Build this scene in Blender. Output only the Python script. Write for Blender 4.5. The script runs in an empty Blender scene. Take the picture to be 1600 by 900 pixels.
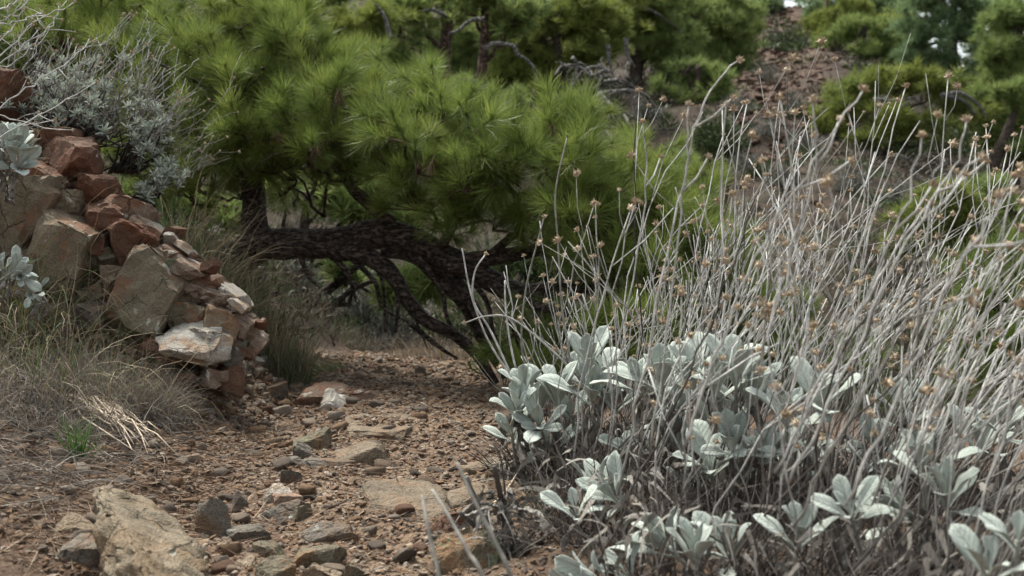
import bpy, bmesh, math, random
import numpy as np
from mathutils import Vector, Matrix, Euler

R = math.radians
S = bpy.context.scene
COL = S.collection
rng = np.random.default_rng(7)
rnd = random.Random(11)

# ------------------------------------------------------------------ camera
F = 1716.0            # focal length in pixels of the 1600 px wide photograph
CAM_Z = 0.60
PITCH = math.atan(50.0 / F)
cam = bpy.data.cameras.new('camera')
cam.sensor_width = 36.0
cam.lens = F / 1600.0 * 36.0
cam.clip_start = 0.02
cam.clip_end = 500.0
cam.dof.use_dof = True
cam.dof.focus_distance = 3.1
cam.dof.aperture_fstop = 5.0
camo = bpy.data.objects.new('camera', cam)
camo.location = (0, 0, CAM_Z)
camo.rotation_euler = (math.pi / 2 - PITCH, 0, 0)
COL.objects.link(camo)
S.camera = camo

# ------------------------------------------------------------------ sky and sun (overcast)
SUN_EL, SUN_AZ = R(62), R(-40)
w = bpy.data.worlds.new('World')
S.world = w
w.use_nodes = True
wn = w.node_tree
bg = wn.nodes['Background']
sky = wn.nodes.new('ShaderNodeTexSky')
sky.sky_type = 'NISHITA'
sky.sun_disc = False
sky.sun_elevation = SUN_EL
sky.sun_rotation = SUN_AZ
sky.air_density = 1.0
sky.dust_density = 4.0
sky.ozone_density = 1.0
hs = wn.nodes.new('ShaderNodeHueSaturation')
hs.inputs['Saturation'].default_value = 0.32
hs.inputs['Value'].default_value = 1.0
hs.inputs['Saturation'].default_value = 0.36
wn.links.new(sky.outputs[0], hs.inputs['Color'])
tint = wn.nodes.new('ShaderNodeMix')
tint.data_type = 'RGBA'
tint.blend_type = 'MULTIPLY'
tint.inputs[0].default_value = 1.0
tint.inputs[7].default_value = (0.97, 1.0, 0.95, 1)
wn.links.new(hs.outputs[0], tint.inputs[6])
wn.links.new(tint.outputs[2], bg.inputs['Color'])
bg.inputs['Strength'].default_value = 0.10
sl = bpy.data.lights.new('sun', 'SUN')
sl.energy = 2.0
sl.angle = R(18)
sl.color = (1.0, 0.97, 0.88)
so = bpy.data.objects.new('sun', sl)
so.rotation_euler = (math.pi / 2 - SUN_EL, 0, math.pi - SUN_AZ)
COL.objects.link(so)
S.view_settings.view_transform = 'Standard'
S.view_settings.look = 'None'
S.view_settings.exposure = 1.65
S.view_settings.gamma = 1.0
S.cycles.use_denoising = True
S.cycles.max_bounces = 6
S.cycles.transparent_max_bounces = 6

# ------------------------------------------------------------------ helpers
def pix(px, py, d):
    """A point at the distance d (metres along y) in the direction of a pixel of the photograph."""
    xc, yc = (px - 800.0) / F, (450.0 - py) / F
    dy = math.cos(PITCH) + yc * math.sin(PITCH)
    dz = -math.sin(PITCH) + yc * math.cos(PITCH)
    k = d / dy
    return np.array([xc * k, d, CAM_Z + dz * k])

def _hash(ix, iy, iz):
    h = (ix * 374761393 + iy * 668265263 + iz * 2147483647 * 3 + 1274126177) & 0xffffffff
    h = ((h ^ (h >> 13)) * 1274126177) & 0xffffffff
    h = h ^ (h >> 16)
    return (h & 0xffff) / 65535.0

def vn(P):
    P = np.asarray(P, dtype=np.float64)
    f = np.floor(P)
    i = f.astype(np.int64)
    t = P - f
    t = t * t * (3 - 2 * t)
    out = 0.0
    for a in (0, 1):
        for b in (0, 1):
            for c in (0, 1):
                wgt = (t[..., 0] if a else 1 - t[..., 0]) * (t[..., 1] if b else 1 - t[..., 1]) * (t[..., 2] if c else 1 - t[..., 2])
                out = out + wgt * _hash(i[..., 0] + a, i[..., 1] + b, i[..., 2] + c)
    return out * 2 - 1

def fbm(P, octaves=4, gain=0.5):
    P = np.asarray(P, dtype=np.float64)
    s, a = 0.0, 1.0
    for k in range(octaves):
        s = s + a * vn(P + k * 17.3)
        P = P * 2.03
        a *= gain
    return s

def ss(a, b, x):
    t = np.clip((x - a) / (b - a), 0, 1)
    return t * t * (3 - 2 * t)

def pathx(y):
    return -0.42 - 0.027 * np.clip(y - 2.0, 0, 6) + 0.05 * np.sin(y * 0.9)

def height(x, y, fine=True):
    x = np.asarray(x, dtype=np.float64)
    y = np.asarray(y, dtype=np.float64)
    x, y = np.broadcast_arrays(x, y)
    xc = pathx(y)
    tl = np.maximum(0, xc - 0.40 - x)
    tr = np.maximum(0, x - xc - 0.42)
    z = -0.05 * np.clip(y - 6.1, 0, 1.8)
    # the hill beyond
    ratio = x / np.maximum(y, 1.0)
    slope = 0.285 - 0.16 * ss(0.27, 0.5, ratio) + 0.05 * ss(0.0, -0.5, ratio)
    u = (y - 8.6) / 0.9
    sp = 0.9 * np.where(u > 20, u, np.log1p(np.exp(np.minimum(u, 20))))
    sp = np.where(sp > 38, 38 - 0.5 * (sp - 38), sp)
    z = z + slope * sp
    # left bank and the rock outcrop
    z = z + 0.30 * np.minimum(tl, 1.2) + 0.22 * np.maximum(0, tl - 1.2) * np.exp(-np.maximum(0, tl - 8) / 8)
    rise = 0.20 * ss(-0.02, 0.34, tl) + 0.58 * np.clip((tl - 0.12) / 0.75, 0, 1)
    along = ss(3.55, 4.15, y) * (1 - 0.5 * ss(4.5, 5.3, y)) * (1 - ss(6.0, 9.0, y))
    z = z + rise * along
    # ground to the right falls into a gully
    z = z + 0.03 * ss(0, 0.3, tr) - 0.55 * ss(0.5, 3.0, tr) * ss(3.0, 6.0, y) * (1 - ss(9, 16, y))
    P = np.stack([x, y, np.zeros_like(x)], -1)
    near = 1 - ss(7, 12, y)
    onp = 1 - ss(0.0, 0.25, tl + tr)
    z = z + near * (0.035 * fbm(P * 2.2 + 5, 3)) + (1 - near) * (0.45 * fbm(P * 0.16, 3) + 0.16 * fbm(P * 0.7 + 9, 3))
    # small step ledges that run across the path
    z = z + near * onp * 0.02 * np.abs(fbm(P * np.array([2.0, 5.0, 1]) + 31, 2))
    if fine:
        z = z + near * 0.010 * fbm(P * 14 + 3, 3) + near * 0.004 * vn(P * 60)
        z = z + (1 - near) * 0.05 * fbm(P * 2.6, 3)
    return z

def gz(x, y):
    return float(height(np.array([x]), np.array([y]))[0])

_D = np.exp(np.linspace(math.log(1.0), math.log(60), 900))
def pixg(px, py):
    """Where the ray through a pixel meets the ground."""
    xc, yc = (px - 800.0) / F, (450.0 - py) / F
    dy = math.cos(PITCH) + yc * math.sin(PITCH)
    dz = -math.sin(PITCH) + yc * math.cos(PITCH)
    k = _D / dy
    X, Z = xc * k, CAM_Z + dz * k
    g = height(X, _D, False)
    hit = np.nonzero(Z < g)[0]
    j = int(hit[0]) if len(hit) else len(_D) - 1
    return np.array([X[j], _D[j], g[j]])

def np_mesh(name, V, faces, smooth=True, attrs=None):
    """V (n,3); faces: an (m,3) or (m,4) array or a list of such arrays."""
    me = bpy.data.meshes.new(name)
    V = np.asarray(V, dtype=np.float32)
    if not isinstance(faces, (list, tuple)):
        faces = [faces]
    faces = [np.asarray(f, dtype=np.int32) for f in faces if len(f)]
    idx = np.concatenate([f.ravel() for f in faces])
    tot = np.concatenate([np.full(len(f), f.shape[1], dtype=np.int32) for f in faces])
    start = np.concatenate([[0], np.cumsum(tot)[:-1]]).astype(np.int32)
    me.vertices.add(len(V))
    me.vertices.foreach_set('co', V.ravel())
    me.loops.add(len(idx))
    me.loops.foreach_set('vertex_index', idx)
    me.polygons.add(len(tot))
    me.polygons.foreach_set('loop_start', start)
    me.polygons.foreach_set('loop_total', tot)
    me.polygons.foreach_set('use_smooth', np.full(len(tot), smooth, dtype=bool))
    for k, v in (attrs or {}).items():
        a = me.attributes.new(k, 'FLOAT', 'POINT')
        a.data.foreach_set('value', np.asarray(v, dtype=np.float32))
    me.update(calc_edges=True)
    return me

class MB:
    """Collects tubes, ribbons and loose shapes into one mesh."""
    def __init__(self):
        self.v, self.t, self.q, self.n = [], [], [], 0
    def add(self, V, tris=None, quads=None):
        V = np.asarray(V, dtype=np.float64)
        if tris is not None and len(tris):
            self.t.append(np.asarray(tris) + self.n)
        if quads is not None and len(quads):
            self.q.append(np.asarray(quads) + self.n)
        self.v.append(V)
        self.n += len(V)
    def tube(self, pts, rad, sides=6, lump=0.0, cap=True):
        V, q, t = tube_geo(pts, rad, sides, lump, cap)
        self.add(V, t, q)
    def mesh(self, name, smooth=True):
        fs = []
        if self.t:
            fs.append(np.concatenate(self.t))
        if self.q:
            fs.append(np.concatenate(self.q))
        return np_mesh(name, np.concatenate(self.v), fs, smooth)

def tube_geo(pts, rad, sides=6, lump=0.0, cap=True):
    P = np.asarray(pts, dtype=np.float64)
    n = len(P)
    rad = np.broadcast_to(np.asarray(rad, dtype=np.float64), (n,))
    T = np.gradient(P, axis=0)
    T /= np.linalg.norm(T, axis=1)[:, None] + 1e-12
    ref = np.array([0.31, 0.22, 0.92]) if abs(T[0, 2]) < 0.85 else np.array([0.95, 0.2, 0.1])
    N = np.empty_like(P)
    v = ref - T[0] * ref.dot(T[0])
    N[0] = v / np.linalg.norm(v)
    for i in range(1, n):
        v = N[i - 1] - T[i] * N[i - 1].dot(T[i])
        N[i] = v / (np.linalg.norm(v) + 1e-12)
    B = np.cross(T, N)
    a = np.arange(sides) * 2 * math.pi / sides
    ring = np.cos(a)[None, :, None] * N[:, None] + np.sin(a)[None, :, None] * B[:, None]
    rr = np.broadcast_to(rad[:, None, None], (n, sides, 1)).copy()
    if lump:
        q = (P[:, None] + ring * rad[:, None, None]) * (0.35 / max(rad.max(), 1e-4))
        rr = rr * (1 + lump * fbm(q * 3.0, 3)[..., None])
    V = (P[:, None] + ring * rr).reshape(-1, 3)
    i = np.arange(n - 1)[:, None] * sides
    j = np.arange(sides)[None]
    k = (j + 1) % sides
    quads = np.stack([i + j, i + k, i + sides + k, i + sides + j], -1).reshape(-1, 4)
    tris = None
    if cap:
        V = np.concatenate([V, P[:1], P[-1:]])
        c0, c1 = n * sides, n * sides + 1
        j = np.arange(sides)
        k = (j + 1) % sides
        o = (n - 1) * sides
        tris = np.concatenate([np.stack([k, j, np.full(sides, c0)], -1), np.stack([o + j, o + k, np.full(sides, c1)], -1)])
    return V, quads, tris

def smooth_line(pts, per=6, rad=None):
    """Catmull-Rom through the points (and the radii)."""
    P = np.asarray(pts, dtype=np.float64)
    if rad is not None:
        P = np.concatenate([P, np.asarray(rad, dtype=np.float64)[:, None]], 1)
    E = np.concatenate([[2 * P[0] - P[1]], P, [2 * P[-1] - P[-2]]])
    out = []
    for i in range(1, len(E) - 2):
        for t in np.linspace(0, 1, per, endpoint=False):
            p0, p1, p2, p3 = E[i - 1:i + 3]
            out.append(0.5 * (2 * p1 + (p2 - p0) * t + (2 * p0 - 5 * p1 + 4 * p2 - p3) * t * t + (3 * p1 - p0 - 3 * p2 + p3) * t ** 3))
    out.append(P[-1])
    out = np.array(out)
    return (out[:, :3], np.maximum(out[:, 3], 1e-4)) if rad is not None else out

def link(name, me, material=None, parent=None, kind=None):
    o = bpy.data.objects.new(name, me)
    if material is not None and me is not None and not me.materials:
        me.materials.append(material)
    COL.objects.link(o)
    if parent is not None:
        o.parent = parent
    if kind:
        o['kind'] = kind
    return o

def tag(o, label=None, cat=None, group=None, kind=None):
    if label: o['label'] = label
    if cat: o['category'] = cat
    if group: o['group'] = group
    if kind: o['kind'] = kind
    return o

def thing(name, loc, label, cat, group=None):
    o = bpy.data.objects.new(name, None)
    o.empty_display_size = 0.05
    o.location = loc
    COL.objects.link(o)
    return tag(o, label, cat, group)

def place(o, loc, rot=None, scale=None):
    o.location = [float(v) for v in loc]
    if rot is not None: o.rotation_euler = rot
    if scale is not None: o.scale = scale if hasattr(scale, '__len__') else (scale,) * 3
    return o

def unit(v):
    v = np.asarray(v, dtype=np.float64)
    return v / (np.linalg.norm(v, axis=-1, keepdims=True) + 1e-12)

# ------------------------------------------------------------------ materials
def new_mat(name):
    m = bpy.data.materials.new(name)
    m.use_nodes = True
    nt = m.node_tree
    b = nt.nodes['Principled BSDF']
    b.inputs['Specular IOR Level'].default_value = 0.25
    b.inputs['Roughness'].default_value = 0.85
    return m, nt, b

def nd(nt, t, props=None, **ins):
    n = nt.nodes.new(t)
    for k, v in (props or {}).items():
        setattr(n, k, v)
    for k, v in ins.items():
        s = n.inputs[k.replace('_', ' ')]
        if isinstance(v, bpy.types.NodeSocket):
            nt.links.new(v, s)
        else:
            s.default_value = v
    return n

def noise(nt, vec, scale, detail=4, rough=0.55, dist=0.0):
    return nd(nt, 'ShaderNodeTexNoise', None, Vector=vec, Scale=scale, Detail=detail, Roughness=rough, Distortion=dist).outputs[0]

def ramp(nt, fac, stops):
    n = nt.nodes.new('ShaderNodeValToRGB')
    e = n.color_ramp.elements
    while len(e) < len(stops):
        e.new(0.5)
    for el, (p, c) in zip(e, stops):
        el.position = p
        el.color = (c, c, c, 1) if not hasattr(c, '__len__') else (*c, 1)
    nt.links.new(fac, n.inputs[0])
    return n.outputs[0]

def mixc(nt, fac, a, b, mode='MIX'):
    n = nt.nodes.new('ShaderNodeMix')
    n.data_type = 'RGBA'
    n.blend_type = mode
    for s, v in ((n.inputs[0], fac), (n.inputs[6], a), (n.inputs[7], b)):
        if isinstance(v, bpy.types.NodeSocket):
            nt.links.new(v, s)
        else:
            s.default_value = (*v, 1) if hasattr(v, '__len__') else v
    return n.outputs[2]

def mth(nt, op, a, b=0.0):
    n = nt.nodes.new('ShaderNodeMath')
    n.operation = op
    for s, v in zip(n.inputs, (a, b)):
        if isinstance(v, bpy.types.NodeSocket):
            nt.links.new(v, s)
        else:
            s.default_value = v
    return n.outputs[0]

def bump(nt, b, h, strength, dist):
    n = nd(nt, 'ShaderNodeBump', None, Height=h, Strength=strength, Distance=dist)
    nt.links.new(n.outputs[0], b.inputs['Normal'])

def objcoord(nt):
    return nt.nodes.new('ShaderNodeTexCoord').outputs['Object']

def obj_rand(nt):
    return nt.nodes.new('ShaderNodeObjectInfo').outputs['Random']

def isl_rand(nt):
    return nt.nodes.new('ShaderNodeNewGeometry').outputs['Random Per Island']

def attr(nt, name):
    n = nt.nodes.new('ShaderNodeAttribute')
    n.attribute_name = name
    return n.outputs['Fac']

def rock_mat(name, lo, mid, hi, lichen=None, lich_amt=0.62, rust=None, scale=1.0):
    m, nt, b = new_mat(name)
    co = objcoord(nt)
    r = obj_rand(nt)
    vec = nd(nt, 'ShaderNodeVectorMath', {'operation': 'ADD'}).outputs[0]
    va = vec.node
    nt.links.new(co, va.inputs[0])
    cmb = nt.nodes.new('ShaderNodeCombineXYZ')
    for k, f in ((0, 13.0), (1, 29.0), (2, 7.0)):
        nt.links.new(mth(nt, 'MULTIPLY', r, f), cmb.inputs[k])
    nt.links.new(cmb.outputs[0], va.inputs[1])
    n1 = noise(nt, vec, 9 * scale, 6, 0.65)
    n2 = noise(nt, vec, 45 * scale, 4, 0.6)
    n3 = noise(nt, vec, 220 * scale, 3, 0.6)
    c = ramp(nt, n1, [(0.30, lo), (0.5, mid), (0.72, hi)])
    c = mixc(nt, ramp(nt, n2, [(0.42, 0.0), (0.62, 0.6)]), c, mid)
    c = mixc(nt, ramp(nt, n3, [(0.35, 0.55), (0.6, 0.0)]), c, tuple(v * 0.55 for v in lo))
    if rust:
        c = mixc(nt, ramp(nt, noise(nt, vec, 6 * scale, 5, 0.7, 0.6), [(0.5, 0.0), (0.6, 0.85)]), c, rust)
    # thin cracks
    v = nd(nt, 'ShaderNodeTexVoronoi', {'feature': 'DISTANCE_TO_EDGE'}, Scale=9 * scale)
    wv = nd(nt, 'ShaderNodeVectorMath', {'operation': 'ADD'})
    nt.links.new(vec, wv.inputs[0])
    nn = nd(nt, 'ShaderNodeTexNoise', None, Vector=vec, Scale=14 * scale, Detail=3.0)
    sc = nd(nt, 'ShaderNodeVectorMath', {'operation': 'SCALE'}, Scale=0.05 / scale)
    nt.links.new(nn.outputs['Color'], sc.inputs[0])
    nt.links.new(sc.outputs[0], wv.inputs[1])
    nt.links.new(wv.outputs[0], v.inputs['Vector'])
    crack = ramp(nt, v.outputs['Distance'], [(0.0, 0.0), (0.02, 1.0)])
    crack = mth(nt, 'MAXIMUM', crack, ramp(nt, noise(nt, vec, 7 * scale, 2, 0.5), [(0.50, 1.0), (0.60, 0.0)]))
    c = mixc(nt, mth(nt, 'MULTIPLY', mth(nt, 'SUBTRACT', 1.0, crack), 0.7), c, tuple(q * 0.4 for q in lo))
    if lichen:
        lm = ramp(nt, noise(nt, vec, 17 * scale, 3, 0.5), [(lich_amt, 0.0), (lich_amt + 0.03, 0.9)])
        c = mixc(nt, lm, c, lichen)
    nt.links.new(c, b.inputs['Base Color'])
    h = mth(nt, 'ADD', mth(nt, 'MULTIPLY', n2, 0.5), mth(nt, 'MULTIPLY', n3, 0.25))
    h = mth(nt, 'ADD', h, mth(nt, 'MULTIPLY', crack, 0.35))
    h = mth(nt, 'ADD', h, n1)
    bump(nt, b, h, 1.0, 0.022 / scale)
    b.inputs['Roughness'].default_value = 0.8
    return m

M = {}
M['rock_tan'] = rock_mat('tan_rock', (0.12, 0.085, 0.055), (0.24, 0.18, 0.125), (0.34, 0.27, 0.20), (0.30, 0.31, 0.26), 0.66, (0.22, 0.13, 0.075))
M['rock_boulder'] = rock_mat('boulder_rock', (0.092, 0.072, 0.048), (0.202, 0.162, 0.113), (0.294, 0.242, 0.176), (0.276, 0.264, 0.211), 0.67, (0.184, 0.128, 0.078))
M['rock_grey'] = rock_mat('grey_rock', (0.058, 0.049, 0.039), (0.137, 0.116, 0.095), (0.231, 0.204, 0.168), (0.315, 0.301, 0.258), 0.68, (0.137, 0.082, 0.047))
M['rock_olive'] = rock_mat('olive_rock', (0.07, 0.06, 0.04), (0.15, 0.125, 0.085), (0.22, 0.19, 0.14), (0.13, 0.15, 0.085), 0.6, (0.20, 0.115, 0.06))
M['rock_red'] = rock_mat('rust_rock', (0.069, 0.037, 0.024), (0.147, 0.079, 0.051), (0.239, 0.141, 0.093), (0.414, 0.370, 0.322), 0.68, (0.129, 0.049, 0.026))
M['rock_pink'] = rock_mat('pinkish_rock', (0.114, 0.077, 0.054), (0.238, 0.171, 0.126), (0.352, 0.288, 0.234), (0.405, 0.378, 0.333), 0.63, (0.211, 0.108, 0.068))
M['rock_pale'] = rock_mat('pale_rock', (0.22, 0.19, 0.155), (0.40, 0.36, 0.31), (0.52, 0.49, 0.44), (0.55, 0.54, 0.50), 0.66, (0.30, 0.20, 0.13))
M['rock_slab'] = rock_mat('brown_bedrock', (0.095, 0.072, 0.05), (0.19, 0.148, 0.105), (0.28, 0.225, 0.165), (0.24, 0.21, 0.17), 0.68, (0.19, 0.125, 0.08))
M['rock_face'] = rock_mat('weathered_rock', (0.090, 0.069, 0.046), (0.180, 0.143, 0.097), (0.261, 0.221, 0.161), (0.360, 0.359, 0.313), 0.67, (0.180, 0.092, 0.055))

def stone_mat(name, isl):
    m, nt, b = new_mat(name)
    r = isl_rand(nt) if isl else obj_rand(nt)
    c = ramp(nt, r, [(0.0, (0.073, 0.058, 0.046)), (0.2, (0.145, 0.116, 0.092)), (0.35, (0.171, 0.097, 0.053)), (0.5, (0.223, 0.139, 0.081)), (0.62, (0.112, 0.054, 0.032)),
                     (0.74, (0.265, 0.193, 0.134)), (0.86, (0.188, 0.155, 0.127)), (0.96, (0.343, 0.278, 0.218))])
    co = objcoord(nt)
    n = noise(nt, co, 90 if not isl else 160, 4, 0.65)
    c = mixc(nt, ramp(nt, n, [(0.35, 0.65), (0.62, 0.0)]), c, (0.07, 0.045, 0.03))
    nt.links.new(c, b.inputs['Base Color'])
    bump(nt, b, n, 0.8, 0.006)
    return m
M['stone'] = stone_mat('stone', False)
M['gravel'] = stone_mat('gravel', True)

def ground_mat():
    m, nt, b = new_mat('stony_soil')
    co = objcoord(nt)
    path, needle, far = attr(nt, 'path'), attr(nt, 'litter'), attr(nt, 'far')
    red = attr(nt, 'red')
    n1 = noise(nt, co, 3.0, 5, 0.6)
    n2 = noise(nt, co, 22, 5, 0.65)
    n3 = noise(nt, co, 120, 4, 0.7)
    vor = nd(nt, 'ShaderNodeTexVoronoi', None, Vector=co, Scale=70.0)
    vor2 = nd(nt, 'ShaderNodeTexVoronoi', None, Vector=co, Scale=150.0)
    soil = ramp(nt, n2, [(0.3, (0.052, 0.032, 0.022)), (0.5, (0.092, 0.056, 0.037)), (0.7, (0.135, 0.088, 0.058))])
    sep = nd(nt, 'ShaderNodeSeparateColor', None, Color=vor.outputs['Color']).outputs[0]
    sep2 = nd(nt, 'ShaderNodeSeparateColor', None, Color=vor2.outputs['Color']).outputs[0]
    stops = [(0.0, (0.08, 0.062, 0.05)), (0.3, (0.19, 0.12, 0.075)), (0.55, (0.25, 0.17, 0.11)), (0.75, (0.15, 0.125, 0.10)), (0.95, (0.33, 0.26, 0.19))]
    grav = ramp(nt, sep, stops)
    grav2 = ramp(nt, sep2, stops)
    gm = ramp(nt, n1, [(0.38, 0.15), (0.6, 0.75)])
    gm = mth(nt, 'MULTIPLY', gm, mth(nt, 'ADD', mth(nt, 'MULTIPLY', path, 0.75), 0.22))
    c = mixc(nt, gm, soil, grav)
    c = mixc(nt, mth(nt, 'MULTIPLY', gm, ramp(nt, n3, [(0.45, 0.0), (0.55, 1.0)])), c, grav2)
    tan = ramp(nt, n2, [(0.3, (0.115, 0.075, 0.048)), (0.55, (0.19, 0.128, 0.083)), (0.75, (0.25, 0.18, 0.125))])
    tm = mth(nt, 'MULTIPLY', path, ramp(nt, noise(nt, co, 1.7, 3, 0.5), [(0.40, 0.0), (0.62, 0.6)]))
    c = mixc(nt, tm, c, tan)
    lit = ramp(nt, n3, [(0.3, (0.055, 0.036, 0.026)), (0.5, (0.11, 0.073, 0.05)), (0.7, (0.19, 0.14, 0.10))])
    c = mixc(nt, mth(nt, 'MULTIPLY', needle, ramp(nt, n2, [(0.35, 0.45), (0.6, 0.95)])), c, lit)
    f1 = noise(nt, co, 1.1, 6, 0.65)
    f2 = noise(nt, co, 5.0, 6, 0.7)
    fc = ramp(nt, f2, [(0.3, (0.016, 0.011, 0.008)), (0.5, (0.036, 0.024, 0.017)), (0.68, (0.075, 0.052, 0.036))])  # slope soil darkened in colour to stand for shade under the trees
    fg = ramp(nt, f2, [(0.3, (0.035, 0.036, 0.02)), (0.6, (0.085, 0.08, 0.05))])
    fc = mixc(nt, ramp(nt, f1, [(0.5, 0.0), (0.64, 0.6)]), fc, fg)
    fr = ramp(nt, f2, [(0.3, (0.028, 0.017, 0.012)), (0.5, (0.072, 0.044, 0.03)), (0.7, (0.145, 0.095, 0.068))])
    fc = mixc(nt, red, fc, fr)
    c = mixc(nt, far, c, fc)
    nt.links.new(c, b.inputs['Base Color'])
    hv = mth(nt, 'MULTIPLY', mth(nt, 'SUBTRACT', 0.6, vor.outputs['Distance']), mth(nt, 'ADD', path, 0.25))
    h = mth(nt, 'ADD', mth(nt, 'MULTIPLY', n3, 0.8), mth(nt, 'ADD', n2, hv))
    bump(nt, b, h, 0.9, 0.012)
    b.inputs['Roughness'].default_value = 0.95
    return m
M['ground'] = ground_mat()

def bark_mat(name, lo, hi, scale=1.0, stretch=(1, 1, 1)):
    m, nt, b = new_mat(name)
    mp = nd(nt, 'ShaderNodeMapping', None, Vector=objcoord(nt), Scale=stretch)
    co = mp.outputs[0]
    n1 = noise(nt, co, 24 * scale, 6, 0.7, 0.6)
    n2 = noise(nt, co, 70 * scale, 5, 0.65, 0.3)
    e = ramp(nt, n2, [(0.40, 0.0), (0.56, 1.0)])
    c = ramp(nt, n1, [(0.3, lo), (0.7, hi)])
    c = mixc(nt, e, tuple(q * 0.4 for q in lo), c)
    nt.links.new(c, b.inputs['Base Color'])
    bump(nt, b, mth(nt, 'ADD', e, n1), 1.0, 0.014 / scale)
    return m
M['bark'] = bark_mat('dark_pine_bark', (0.049, 0.035, 0.028), (0.188, 0.140, 0.113), 1.0, (0.45, 1, 1))
M['bark_red'] = bark_mat('reddish_pine_bark', (0.084, 0.051, 0.036), (0.238, 0.149, 0.111), 0.4)
M['dead_wood'] = bark_mat('grey_dead_wood', (0.176, 0.162, 0.149), (0.486, 0.459, 0.432), 0.6)

def leafy_mat(name, stops, trans=0.3, rough=0.55, rand='isl', spec=0.3, sat_noise=None):
    m = bpy.data.materials.new(name)
    m.use_nodes = True
    nt = m.node_tree
    b = nt.nodes['Principled BSDF']
    b.inputs['Roughness'].default_value = rough
    b.inputs['Specular IOR Level'].default_value = spec
    r = isl_rand(nt)
    if rand == 'obj':
        r = obj_rand(nt)
    elif rand == 'both':
        r = mth(nt, 'ADD', mth(nt, 'MULTIPLY', isl_rand(nt), 0.6), mth(nt, 'MULTIPLY', obj_rand(nt), 0.4))
    c = ramp(nt, r, stops)
    if sat_noise:
        co = objcoord(nt)
        c = mixc(nt, ramp(nt, noise(nt, co, sat_noise[0], 2, 0.5), [(0.40, 0.0), (0.66, 0.75)]), c, sat_noise[1])
    nt.links.new(c, b.inputs['Base Color'])
    t = nd(nt, 'ShaderNodeBsdfTranslucent', None, Color=c)
    mx = nd(nt, 'ShaderNodeMixShader', None, Fac=trans)
    out = nt.nodes['Material Output']
    nt.links.new(b.outputs[0], mx.inputs[1])
    nt.links.new(t.outputs[0], mx.inputs[2])
    nt.links.new(mx.outputs[0], out.inputs['Surface'])
    return m
M['needle'] = leafy_mat('pine_needles', [(0.0, (0.071, 0.104, 0.028)), (0.35, (0.140, 0.190, 0.044)), (0.7, (0.215, 0.264, 0.057)), (0.93, (0.312, 0.333, 0.101)), (1.0, (0.302, 0.196, 0.122))], 0.4, 0.45, 'both', 0.35, (5.0, (0.108, 0.162, 0.037)))
M['needle_far'] = leafy_mat('distant_pine_needles', [(0.0, (0.094, 0.138, 0.044)), (0.4, (0.181, 0.244, 0.072)), (0.8, (0.283, 0.339, 0.100)), (1.0, (0.358, 0.375, 0.157))], 0.35, 0.6, 'isl', 0.2, (0.7, (0.162, 0.225, 0.079)))  # colour lightened to stand for haze over the background crowns
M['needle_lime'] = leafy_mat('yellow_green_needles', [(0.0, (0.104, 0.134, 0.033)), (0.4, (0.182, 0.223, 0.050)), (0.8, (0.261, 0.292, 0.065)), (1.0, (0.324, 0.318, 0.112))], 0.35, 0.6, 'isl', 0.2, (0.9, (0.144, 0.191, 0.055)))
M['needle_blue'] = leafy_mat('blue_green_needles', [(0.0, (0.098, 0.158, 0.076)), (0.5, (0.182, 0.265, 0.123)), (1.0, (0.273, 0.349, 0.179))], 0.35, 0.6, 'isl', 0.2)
M['scrub_green'] = leafy_mat('dark_scrub_leaves', [(0.0, (0.022, 0.038, 0.015)), (0.6, (0.045, 0.07, 0.022)), (1.0, (0.08, 0.10, 0.035))], 0.2, 0.6)
M['scrub_grey'] = leafy_mat('grey_scrub_leaves', [(0.0, (0.080, 0.080, 0.068)), (0.6, (0.160, 0.160, 0.136)), (1.0, (0.256, 0.256, 0.232))], 0.15, 0.8, 'isl', 0.1)
M['silver_small'] = leafy_mat('small_silver_leaves', [(0.0, (0.223, 0.241, 0.207)), (0.6, (0.393, 0.433, 0.377)), (1.0, (0.564, 0.620, 0.527))], 0.12, 0.8, 'isl', 0.1)
M['dry_grass'] = leafy_mat('dry_grass', [(0.0, (0.13, 0.10, 0.065)), (0.5, (0.26, 0.20, 0.13)), (0.85, (0.38, 0.31, 0.20)), (1.0, (0.45, 0.39, 0.28))], 0.2, 0.7)
M['grey_grass'] = leafy_mat('old_grey_grass', [(0.0, (0.07, 0.06, 0.05)), (0.5, (0.15, 0.13, 0.115)), (1.0, (0.28, 0.25, 0.215))], 0.15, 0.8)
M['hill_grass'] = leafy_mat('dull_hill_grass', [(0.0, (0.04, 0.034, 0.026)), (0.6, (0.085, 0.07, 0.052)), (1.0, (0.17, 0.145, 0.11))], 0.15, 0.8)
M['green_grass'] = leafy_mat('green_grass', [(0.0, (0.05, 0.085, 0.03)), (0.6, (0.09, 0.14, 0.045)), (1.0, (0.18, 0.19, 0.07))], 0.3, 0.5)
M['fresh_grass'] = leafy_mat('fresh_grass', [(0.0, (0.050, 0.112, 0.027)), (1.0, (0.100, 0.180, 0.045))], 0.3, 0.5)
M['litter'] = leafy_mat('fallen_needles', [(0.0, (0.05, 0.028, 0.018)), (0.5, (0.125, 0.075, 0.047)), (0.85, (0.23, 0.15, 0.10)), (1.0, (0.36, 0.28, 0.2))], 0.05, 0.8)
M['bleached'] = leafy_mat('bleached_straw', [(0.0, (0.275, 0.200, 0.138)), (0.6, (0.525, 0.425, 0.325)), (1.0, (0.688, 0.625, 0.537))], 0.1, 0.7)

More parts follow.
